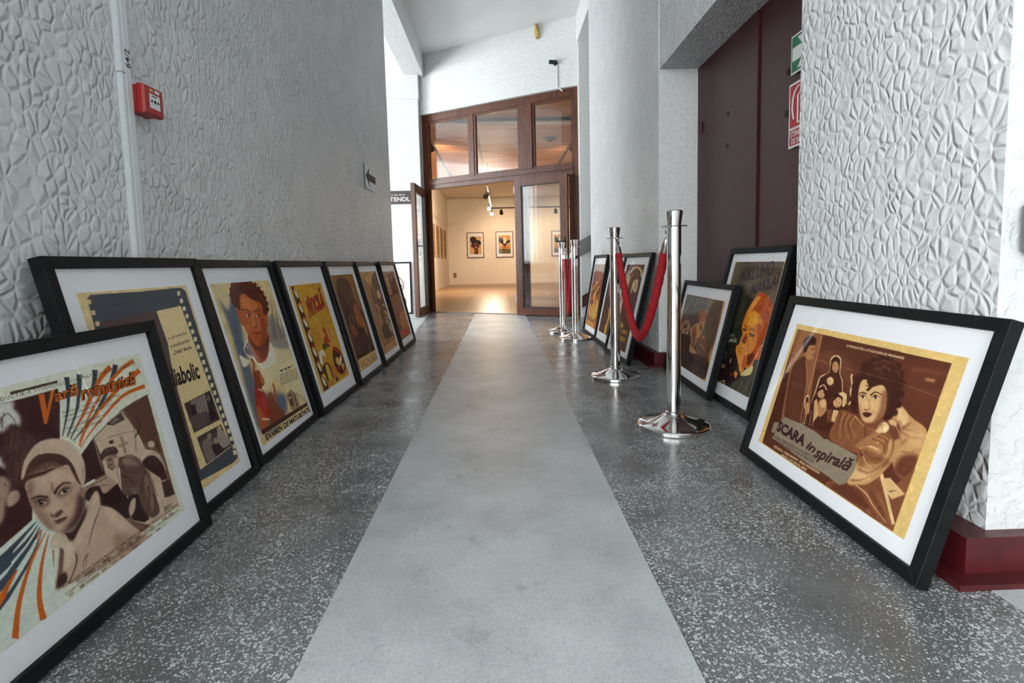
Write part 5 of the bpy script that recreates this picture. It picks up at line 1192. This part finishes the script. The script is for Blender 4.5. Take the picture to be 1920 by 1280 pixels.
def framed_poster(key, label, P0, P1, w, h, dx, rect, group=None, rail=.030, matrix=None, name='framed_poster', frame_mat='frame', depth=FT, glazed=True):
    t = empty(name, mat=matrix if matrix is not None else poster_matrix(P0, P1, dx, h))
    setp(t, label, 'framed poster', group)
    b = MB(); W2 = w/2
    for pts in ([(-W2, 0), (-W2 + rail, rail), (-W2 + rail, h - rail), (-W2, h)], [(W2, 0), (W2, h), (W2 - rail, h - rail), (W2 - rail, rail)],
                [(-W2, 0), (W2, 0), (W2 - rail, rail), (-W2 + rail, rail)], [(-W2, h), (-W2 + rail, h - rail), (W2 - rail, h - rail), (W2, h)]):
        q = [(x, 0, z) for x, z in pts]
        b.prism(q, (0, -depth, 0))
    bmesh.ops.bevel(b.bm, geom=[e for e in b.bm.edges], offset=.0014, segments=1, affect='EDGES')
    b.build('frame', M[frame_mat], t)
    MB().box(-W2 + rail*.6, -.010, rail*.6, W2 - rail*.6, -.004, h - rail*.6).build('backing', M['back'], t)
    MB().box(-W2 + rail*.7, -depth*.56, rail*.7, W2 - rail*.7, -.0105, h - rail*.7).build('mat_board', M['mat'], t)
    rgb, words = ART[key]((rect[3] - rect[2])/(rect[1] - rect[0]))
    yp = -depth*.56 - .0006
    pr = art_grid('print', rgb, *rect, yp, t)
    if words: add_lettering(words, key, rect, yp, pr)
    if glazed: MB().box(-W2 + rail*.75, -depth*.56 - .0045, rail*.75, W2 - rail*.75, -depth*.56 - .0025, h - rail*.75).build('glass_pane', M['glass'], t)
    return t

LG = 'framed film posters leaning on the left wall'
RG = 'framed film posters leaning on the right side'
framed_poster('vara', 'nearest left poster, sepia girl in headscarf with orange and navy stripes', (-.867, .640), (-.867, 1.458), .82, .62, .122, (-.335, .335, .085, .538), LG)
framed_poster('diab', 'tall poster drawn as grey film strip, partly behind the headscarf-girl poster', (-.906, 1.226), (-.906, 1.846), .62, .808, .180, (-.226, .226, .075, .715), LG)
framed_poster('exam', 'tall poster with orange face of young man above EXAMEN DE MATURITATE lettering', (-.918, 1.878), (-.920, 2.50), .62, .808, .195, (-.238, .252, .058, .715), LG)
framed_poster('piti', 'yellow cartoon poster with red lettering leaning on left wall', (-.905, 2.515), (-.889, 3.137), .62, .808, .197, (-.225, .212, .100, .680), LG)
framed_poster('dark', 'dark brown poster with two shadowy faces next to the yellow poster', (-.885, 3.157), (-.879, 3.778), .62, .808, .197, (-.236, .214, .072, .718), LG)
framed_poster('lad', 'brown poster of crowded figures, second from far end of left row', (-.872, 3.778), (-.864, 4.397), .62, .808, .198, (-.226, .228, .074, .730), LG)
framed_poster('city', 'red-brown poster at far end of left row beside wall corner', (-.862, 4.418), (-.857, 5.039), .62, .808, .185, (-.248, .216, .088, .718), LG)
framed_poster('scara', 'nearest right poster, sepia woman with curly hair above grey title panel', (.898, 1.876), (.902, 1.050), .826, .625, .188, (-.336, .336, .074, .526), RG)
framed_poster('mik', 'tall dark poster with orange-lit man resting chin on hand against brown door', (1.113, 2.871), (1.113, 2.251), .62, .82, .20, (-.235, .255, .093, .746), RG)
framed_poster('tank', 'wide poster of soldier in beret, leaning in the door recess behind chrome post', (1.104, 3.42), (1.069, 2.60),   .82, .62, .146, (-.335, .300, .077, .528), RG)
framed_poster('far', 'farthest right poster with sepia crowd, next to the stairs', (.868, 5.42), (.880, 4.80), .62, .82, .138, (-.25, .22, .085, .726), RG)
framed_poster('mid', 'brown poster with yellow figure, middle of the three far right posters', (.872, 4.795), (.877, 4.195), .60, .82, .172, (-.21, .21, .10, .72), RG)
framed_poster('pol', 'dark brown poster with pale arch and yellow lettering behind red rope', (.845, 4.178), (.884, 3.56), .62, .82, .19, (-.225, .182, .068, .733), RG)
framed_poster('disc', 'white framed poster with lettered circle standing by white hall wall', None, None, .62, .81, 0, (-.22, .22, .12, .68), None,
              matrix=Matrix.Translation((-1.70, 7.936, .001)) @ Matrix.Rotation(math.radians(-1.5), 4, 'X'), rail=.022)

# ------------------------------------------------------------------ rope barriers
def make_post():
    t = empty('stanchion_post')
    MB().lathe([(0, 0), (.152, 0), (.157, .003), (.157, .016), (.154, .020), (.150, .022), (.12, .029), (.085, .040), (.055, .052), (.036, .064), (.033, .070), (0, .070)], 72).build('base', M['chrome'], t, 35)
    MB().lathe([(.0305, .06), (.0305, .893)], 48).build('pole', M['chrome'], t, 35)
    MB().lathe([(.036, .064), (.036, .072), (.031, .076)], 48).build('collar', M['chrome'], t, 35)
    rg = MB().lathe([(.028, .890), (.054, .890), (.056, .8925), (.054, .895), (.028, .895)], 48)
    for k in range(4):
        a = PI/4 + k*PI/2
        rg.lathe([(0, .8895), (.007, .8897), (.007, .8953), (0, .8955)], 12, Matrix.Translation((.046*math.cos(a), .046*math.sin(a), 0)))
    rg.build('hook_ring', M['chrome'], t, 35)
    MB().lathe([(.0285, .894), (.030, .905), (.0365, .950), (.0370, .957), (.033, .961), (0, .964)], 48).build('cap', M['chrome'], t, 35)
    return t
post0 = make_post()
posts = [((.760, 2.209), 'nearest and largest chrome rope post, in front of the soldier poster'), ((.727, 3.214), 'chrome rope post at far end of the long sagging red rope'),
         ((.716, 4.892), 'nearer chrome post of the far pair carrying a narrow red rope'), ((.655, 5.412), 'farthest chrome rope post, close to the glazed door')]
for i, ((x, y), lab) in enumerate(posts):
    o = post0 if i == 0 else ccopy(post0)
    o.location = (x, y, 0); o.rotation_euler = (0, 0, .3*i)
    setp(o, lab, 'stanchion', 'chrome rope barrier posts')

def make_rope(A, B, low, label):
    """velvet rope hanging between two hook rings; A, B are the hook points"""
    A = Vector(A); B = Vector(B)
    t = empty('barrier_rope', (0, 0, 0)); setp(t, label, 'rope', 'red velvet barrier ropes')
    d = (B - A); d.z = 0
    n = 60; pts = []
    top = min(A.z, B.z)
    for k in range(n + 1):
        s_ = k/n; q = 2*s_ - 1
        # steep hanging loop, straight flanks and a round bottom
        z = low + (top - low)*(abs(q)**2.0*.55 + abs(q)**1.35*.45)
        pts.append(A + d*s_ + Vector((0, 0, z - A.z)))
    L_ = [0]
    for a, b in zip(pts, pts[1:]): L_.append(L_[-1] + (b - a).length)
    T = L_[-1]; cap = .115
    def at(l):
        for i in range(n):
            if L_[i+1] >= l: return pts[i].lerp(pts[i+1], (l - L_[i])/(L_[i+1] - L_[i]))
        return pts[-1]
    m = 120
    path = [at(cap + (T - 2*cap)*k/m) for k in range(m + 1)]
    rad = [.0205 + .0010*math.sin(k*.9) + .0008*math.sin(k*2.3 + 1) for k in range(m + 1)]
    MB().tube(path, rad, 18).build('velvet_cover', M['velvet'], t, 60)
    for sgn in (0, 1):
        P = (lambda l: at(l)) if sgn == 0 else (lambda l: at(T - l))
        e = MB().tube([P(.050), P(.056), P(.075), P(.118)], [.007, .013, .0195, .0215], 18)
        e.build('end_cap', M['chrome'], t, 50)
        a, b = P(.052), P(.0)
        dr = (b - a).normalized()
        side = dr.cross(Vector((0, 0, 1)))
        side = side.normalized() if side.length > .1 else Vector((1, 0, 0))
        hk = [a, a + dr*.015]
        for k in range(11):
            th = -PI/2 + k*(PI*1.55)/10
            hk.append(a + dr*(.034 + .014*math.sin(th)) + side*(.011*math.cos(th)))
        MB().tube(hk, .0038, 8).build('snap_hook', M['chrome'], t, 60)
    return t
make_rope((.752, 2.255, .893), (.728, 3.168, .893), .330, 'long red velvet rope sagging between the two near chrome posts')
make_rope((.698, 4.936, .893), (.690, 5.378, .893), .238, 'short red velvet rope hanging between the two far chrome posts')

# ------------------------------------------------------------------ things on the walls
def flat_text(body, h, parent, mat, Mx, w=None, bold=0.0, shear=0.0, name='lettering', thick=.0008):
    v, f = fit_text(body, w, h, bold=bold, shear=shear)
    b = MB(); vs = [b.bm.verts.new((p[0], 0, p[1])) for p in v]
    for fc in f:
        try: b.bm.faces.new([vs[i] for i in fc])
        except ValueError: pass
    return b.build(name, M[mat], parent, M=Mx)

# cable trunking with the circuit number, and the fire call point beside it
def wall_left_x(y): return -1.155 + (y - .5)*(.0735/4.68)
ct = empty('cable_trunking', (wall_left_x(1.62), 1.62, 0)); setp(ct, 'slim white vertical cable trunking on left wall marked 64/2', 'cable trunking')
MB().box(-.004, -.020, .0, .016, .020, 1.352, .002).build('channel', M['white_plastic'], ct)
MB().box(-.004, -.020, 1.3535, .016, .020, 3.94, .002).build('channel', M['white_plastic'], ct)
MB().box(.016, -.006, .0, .0185, .018, 3.94, .001).build('lid', M['white_plastic'], ct)
flat_text('64/2', .021, ct, 'ink', Matrix(((0, 0, 0, .0190), (0, 0, -1, .015), (1, 0, 0, 1.372), (0, 0, 0, 1))), w=.055, bold=.01)

cp = empty('fire_call_point', (wall_left_x(1.68), 1.680, 1.288)); setp(cp, 'red manual fire alarm call point on left wall beside white trunking', 'fire alarm')
MB().box(-.004, -.042, -.042, .030, .042, .042, .003).build('back_box', M['red_plastic'], cp)
b = MB(); rings = []
for x, e in ((.0305, .0445), (.044, .0445), (.0525, .0415), (.0530, .0400)):
    rings.append([b.bm.verts.new((x, sy*e, sz*e)) for sy, sz in ((-1, -1), (1, -1), (1, 1), (-1, 1))])
for r0, r1 in zip(rings, rings[1:]):
    for k in range(4): b.bm.faces.new((r0[k], r0[(k+1) % 4], r1[(k+1) % 4], r1[k]))
b.bm.faces.new(rings[-1]); b.bm.faces.new(rings[0][::-1])
b.build('front_cover', M['red_plastic'], cp)
MB().box(.0530, -.022, -.024, .0538, .026, .020, .0003).build('break_panel', M['white_plastic'], cp)
b = MB().lathe([(0, .0), (.0055, 0), (.0055, .0004), (0, .0004)], 20, Matrix.Translation((.0540, .002, -.002)) @ Matrix.Rotation(PI/2, 4, 'Y'))
for s_ in (-1, 1):
    b.prism([(.0540, .002 + s_*.009, -.002), (.0540, .002 + s_*.0145, .0035), (.0540, .002 + s_*.0145, .0005), (.0540, .002 + s_*.019, .0005), (.0540, .002 + s_*.019, -.0045), (.0540, .002 + s_*.0145, -.0045), (.0540, .002 + s_*.0145, -.0075)], (.0004, 0, 0))
b.box(.0540, -.012, .0125, .0543, .012, .0155)
b.build('break_symbol', M['ink'], cp)
MB().box(.0530, -.020, .026, .0536, -.004, .036, .0002).build('warning_label', M['foam'], cp)
MB().box(.0530, .004, .026, .0536, .026, .036, .0002).build('warning_label', M['white_plastic'], cp)

ar = empty('arrow_sign', (wall_left_x(4.42) + .006, 4.42, 1.50)); setp(ar, 'white paper sheet with black arrow on left wall', 'sign')
MB().box(0, -.18, -.10, .002, .18, .10).build('sheet', M['paper'], ar)
MB().prism([(.0021, -.165, -.002), (.0021, -.03, .085), (.0021, -.062, .030), (.0021, .165, .030), (.0021, .165, -.030), (.0021, -.062, -.030), (.0021, -.03, -.085)], (.0006, 0, 0)).build('arrow', M['ink'], ar)

ts = empty('gallery_sign', (-1.60, 7.948, 1.80)); setp(ts, 'brown sign lettered TENDL on white wall left of glazed door', 'sign')
MB().box(-.62, -.012, -.10, .31, 0, .10, .002).build('plate', M['sign_brown'], ts)
flat_text('TENDL', .062, ts, 'sign_white', Matrix.Translation((-.072, -.0135, -.058)), w=.31, bold=.012)
flat_text('CA DE ARTA', .024, ts, 'paper', Matrix.Translation((-.072, -.0135, .026)), w=.24)

# signs on the brown steel door
gs = empty('exit_sign', (1.386, 2.315, 1.683)); setp(gs, 'green and white escape route sign on brown door, above red sign', 'sign')
MB().box(-.004, -.105, -.092, 0, .105, .082, .001).build('plate', M['sign_white'], gs)
b = MB().prism([(-.0045, .098, -.084), (-.0045, -.098, -.084), (-.0045, -.098, .074), (-.0045, .098, .074)], (-.0003, 0, 0)); b.build('field', M['sign_green'], gs)
b = MB().prism([(-.005, .092, .025), (-.005, .02, .025), (-.005, .052, .064), (-.005, .015, .064), (-.005, -.06, -.005), (-.005, .015, -.074), (-.005, .052, -.074), (-.005, .02, -.035), (-.005, .092, -.035)], (-.0003, 0, 0)); b.build('pictogram', M['sign_white'], gs)
rs = empty('extinguisher_sign', (1.386, 2.325, 1.404)); setp(rs, 'red and white fire extinguisher sign on brown door, lettered STIN', 'sign')
MB().box(-.004, -.105, -.147, 0, .105, .147, .001).build('plate', M['sign_white'], rs)
b = MB().box(-.0048, -.095, -.055, -.0041, .095, .137, .0003); b.box(-.0048, -.095, -.137, -.0041, .095, -.066, .0003); b.build('field', M['sign_red'], rs)
pts = [(.062, -.02), (.074, .03), (.070, .075), (.055, .105), (.03, .122), (-.03, .122)]
b = MB().tube([(-.0055, y, z) for y, z in pts], .004, 8); b.tube([(-.0055, y, z) for y, z in ((.03, -.04), (.03, .08), (0, .1), (-.03, .08), (-.03, -.04), (.03, -.04))], .004, 8)
b.build('pictogram', M['sign_white'], rs)
Mr = Matrix(((0, 0, 1, -.0052), (-1, 0, 0, .088), (0, 0, 1, -.100), (0, 0, 0, 1)))
flat_text('STINGATOR', .026, rs, 'sign_white', Matrix(((0, 0, 0, -.0052), (-1, 0, 0, .088), (0, 0, 1, -.098), (0, 0, 0, 1))), w=.176, bold=.02)
flat_text('DE INCENDIU', .026, rs, 'sign_white', Matrix(((0, 0, 0, -.0052), (-1, 0, 0, .078), (0, 0, 1, -.131), (0, 0, 0, 1))), w=.165, bold=.02)

# surveillance camera with its white cable cover, above the door
sc_ = empty('security_camera', mat=DOOR_M @ Matrix.Translation((2.225, -.052, 3.40))); setp(sc_, 'small black security camera on wall above glazed door', 'camera')
MB().lathe([(0, 0), (.03, 0), (.03, .012), (0, .016)], 24, Matrix.Rotation(PI/2, 4, 'X')).build('mount', M['black_plastic'], sc_, 40)
MB().tube([(0, -.01, 0), (-.01, -.035, -.004), (-.02, -.05, .0)], .012, 12).build('arm', M['black_plastic'], sc_, 40)
Mc = Matrix.Translation((-.02, -.055, .005)) @ Matrix.Rotation(math.radians(-65), 4, 'Z') @ Matrix.Rotation(math.radians(-96), 4, 'X') @ Matrix.Translation((0, 0, -.05))
MB().lathe([(0, 0), (.022, 0), (.026, .006), (.027, .095), (.024, .105), (.020, .105), (.018, .098), (0, .098)], 24, Mc).build('body', M['black_plastic'], sc_, 40)
MB().lathe([(0, .101), (.010, .099), (.010, .09)], 16, Mc).build('lens', M['glass'], sc_, 40)
cc = empty('camera_cable_cover', mat=DOOR_M @ Matrix.Translation((2.25, -.052, 3.05))); setp(cc, 'thin white cable cover running down from the security camera', 'cable cover')
MB().box(-.008, -.014, .03, .008, 0, .325, .002).build('channel', M['white_plastic'], cc)
MB().prism([(-.008, 0, .04), (.008, 0, .04), (.075, 0, -.02), (.06, 0, -.03)], (0, -.014, 0)).build('elbow', M['white_plastic'], cc)

# dab of yellow foam and a loose wire where the wall meets the ceiling
fo = empty('foam_plug', mat=DOOR_M @ Matrix.Translation((1.97, -.055, 3.90))); setp(fo, 'lump of yellow foam with loose wire at ceiling above glazed door', 'foam')
b = MB()
bmesh.ops.create_icosphere(b.bm, subdivisions=3, radius=1)
for v in b.bm.verts:
    q = v.co.copy(); k = 1 + .22*math.sin(5*q.x + 3*q.z) + .15*math.sin(7*q.y - 4*q.z + 1)
    v.co = Vector((q.x*.030*k - .012*q.z, q.y*.035*k - .02, q.z*.085*k - .025 - (.02 if q.z < -.6 else 0)))
b.build('foam', M['foam'], fo, 80)
MB().tube([(.02, -.02, .01), (.06, -.04, .0), (.11, -.04, .02), (.09, -.04, .005), (.05, -.03, -.02)], .003, 6).build('wire', M['foam'], fo, 60)

# grey box at the right-hand edge, on the pillar front
gb = empty('wall_box', (1.215, 1.12, .800)); setp(gb, 'dark grey metal box on white pillar front at right edge', 'wall box')
MB().box(-.055, -.05, -.060, .06, 0, .060, .010).build('body', M['steel'], gb)
MB().box(-.050, -.056, -.054, .055, -.05, .054, .003).build('lid', M['steel'], gb)

# handrail on the stair wall
hr = empty('stair_handrail', (1.09, 6.80, .93)); setp(hr, 'wide grey metal handrail sloping up the stair wall', 'handrail')
MB().prism([(-.03, -.07, -.115), (2.2, -.07, 1.045), (2.2, -.07, 1.255), (-.03, -.07, .095)], (0, .03, 0)).build('rail', M['steel'], hr)
for k in range(3):
    x = .25 + .8*k; z = x*.52
    MB().tube([(x, 0, z - .02), (x, -.04, z - .02)], .012, 10).build('bracket', M['steel'], hr, 40)

# ------------------------------------------------------------------ gallery contents
def gallery_picture(key, x0, x1, z0, z1, label):
    w, h = x1 - x0, z1 - z0
    framed_poster(key, label, None, None, w, h, 0, (-w/2 + .10, w/2 - .10, .14, h - .15), 'framed prints on the far gallery wall',
                  matrix=Matrix.Translation(((x0 + x1)/2, 19.199, z0)), rail=.028, frame_mat='brown_wood')
gallery_picture('tree', -1.23, -.597, .985, 1.937, 'framed print of dark tree-like head on far gallery wall, left')
gallery_picture('bird', -.149, .509, .979, 1.952, 'framed print of dark winged shape on far gallery wall, right')
gallery_picture('bird', 1.95, 2.60, .98, 1.93, 'framed print on far gallery wall seen through the glass door leaf')
for i in range(4):
    y0 = 14.55 + i*1.03
    tpn = empty('text_panel', (-1.928, y0 + .36, 1.47)); setp(tpn, ['first', 'second', 'third', 'fourth'][i] + ' tall brown text panel from the door on left gallery wall', 'text panel', 'text panels on the left gallery wall')
    MB().box(0, -.36, -.5, .006, .36, .5).build('sheet', M['gal_text'], tpn)
    b = MB(); rr = random.Random(i)
    for r in range(26):
        z = .38 - r*.030
        if r in (12, 13): continue
        for s0, s1 in ((-.30, -.02), (.02, .30)):
            b.box(.0065, s0, z, .0072, s0 + (s1 - s0)*rr.uniform(.7, 1), z + .014)
    b.build('print_lines', M['gal_ink'], tpn)['kind'] = 'stuff'
so = empty('wall_socket', (-1.72, 19.199, .35)); setp(so, 'small beige wall socket low on far gallery wall', 'socket')
MB().box(-.06, -.012, -.09, .06, 0, .09, .006).build('plate', M['gal_text'], so)
b = MB()
for z in (-.04, .04): b.lathe([(0, .001), (.028, .001), (.030, -.004)], 20, Matrix.Translation((0, -.012, z)) @ Matrix.Rotation(PI/2, 4, 'X'))
b.build('outlet', M['gal_ink'], so)

tr1 = empty('light_track', (-.26, 14.6, 2.60)); setp(tr1, 'dark suspended lighting track running away from the glazed door', 'light track')
MB().box(-.018, -2.6, -.02, .018, 2.5, .02, .003).build('rail', M['dark_steel'], tr1)
for y in (-2.2, 2.0): MB().tube([(0, y, .02), (0, y, .57 if y > 0 else .58)], .006, 8).build('hanger', M['dark_steel'], tr1)
tr2 = empty('light_track', (.55, 17.13, 2.60)); setp(tr2, 'dark lighting track crossing in front of far gallery wall', 'light track')
MB().box(-.81, -.018, -.02, 2.6, .018, .02, .003).build('rail', M['dark_steel'], tr2)
for x in (0, 2.2): MB().tube([(x, 0, .02), (x, 0, .60)], .006, 8).build('hanger', M['dark_steel'], tr2)
def spot_lamp(loc, target, label, power, lit=True, size=1.35):
    t = empty('spotlight', loc); setp(t, label, 'spotlight', 'gallery track spotlights')
    d = (Vector(target) - Vector(loc)).normalized()
    q = d.to_track_quat('-Z', 'Y').to_matrix().to_4x4()
    MB().tube([(0, 0, .0), (0, 0, -.10)], .010, 10).build('stem', M['dark_steel'], t, 40)
    Mh = Matrix.Translation((0, 0, -.14)) @ q
    MB().lathe([(0, .09), (.045, .085), (.05, .06), (.062, -.05), (.066, -.07), (.060, -.07), (.056, -.045), (0, -.04)], 28, Mh).build('housing', M['dark_steel'], t, 40)
    MB().lathe([(0, -.052), (.055, -.052)], 24, Mh).build('bulb', M['lamp_glow'] if lit else M['black_plastic'], t)
    if lit and power:
        ld = bpy.data.lights.new('spotlight_beam', 'SPOT'); ld.energy = power; ld.color = (1.0, .75, .52); ld.spot_size = math.radians(110); ld.spot_blend = .9; ld.shadow_soft_size = .05
        lo = bpy.data.objects.new('spotlight_beam', ld); COL.objects.link(lo); lo.parent = t
        lo.matrix_local = Mh @ Matrix.Translation((0, 0, -.075))
GP = 82
spot_lamp((-.30, 12.9, 2.60), (-1.93, 15.0, 1.4), 'spotlight nearest the door on the suspended track', GP)
spot_lamp((-.30, 15.9, 2.60), (-.9, 10.2, .3), 'bright spotlight turned to the door, farther along the track', GP)
spot_lamp((-.24, 17.05, 2.56), (-.6, 12.0, .4), 'bright spotlight at the corner where the two tracks meet', GP)
spot_lamp((.08, 17.13, 2.60), (.2, 19.2, 1.4), 'black spotlight on the crossing track aimed at far wall', GP*.8)
spot_lamp((1.52, 10.4, 3.19), (1.0, 15.0, .5), 'added spotlight on right gallery ceiling batten', GP*1.3)  # this and the next three lamps are added to light the gallery
spot_lamp((-1.31, 10.2, 3.19), (-.5, 15.5, 1.0), 'added spotlight on left gallery ceiling batten', GP*1.3)
spot_lamp((1.9, 17.13, 2.60), (2.2, 19.2, 1.4), 'added spotlight at right end of the crossing track', GP*.8)
spot_lamp((1.52, 12.9, 3.19), (-1.9, 14.0, 1.2), 'farther added spotlight on right gallery ceiling batten', GP*1.3)
cl = empty('ceiling_lamp', (1.04, 10.25, GH - .001)); setp(cl, 'round grey lamp on the gallery plank ceiling, seen through right transom', 'lamp')
MB().lathe([(0, -.05), (.10, -.045), (.13, -.02), (.13, 0), (0, 0)], 28).build('shade', M['steel'], cl, 40)
MB().lathe([(0, -.062), (.05, -.06), (.055, -.046)], 20).build('rim', M['dark_steel'], cl, 40)

# ------------------------------------------------------------------ side hall, met in the reflections of the glazing
cu = empty('sheer_curtain', (-5.40, 4.9, 0)); setp(cu, 'long pale sheer curtain over hall window, reflected in transom glass', 'curtain')
b = MB(); prev = None
for k in range(161):
    y = -2.5 + 3.6*k/160; x = .035*math.sin(k*.95) + .015*math.sin(k*.37)
    a, c = b.bm.verts.new((x, y, .03)), b.bm.verts.new((x*.8, y, 3.70))
    if prev: b.bm.faces.new((prev[0], a, c, prev[1]))
    prev = (a, c)
b.build('cloth', M['sheer'], cu, 60)
MB().tube([(0, -2.6, 3.72), (0, 2.9, 3.72)], .014, 10).build('rod', M['dark_steel'], cu, 40)
tb = empty('folding_table', (-3.2, 5.0, 0), .1); setp(tb, 'grey table standing in side hall, reflected in the glass door leaf', 'table')
MB().box(-.40, -.70, .70, .40, .70, .735, .006).build('table_top', M['table'], tb)
MB().box(-.40, -.70, .52, -.385, .70, .70).build('apron', M['table'], tb)
MB().box(.385, -.70, .52, .40, .70, .70).build('apron', M['table'], tb)
for sx in (-1, 1):
    for sy in (-1, 1): MB().tube([(sx*.36, sy*.62, .70), (sx*.38, sy*.68, .0)], [.028, .02], 10).build('leg', M['wood_leg'], tb, 40)
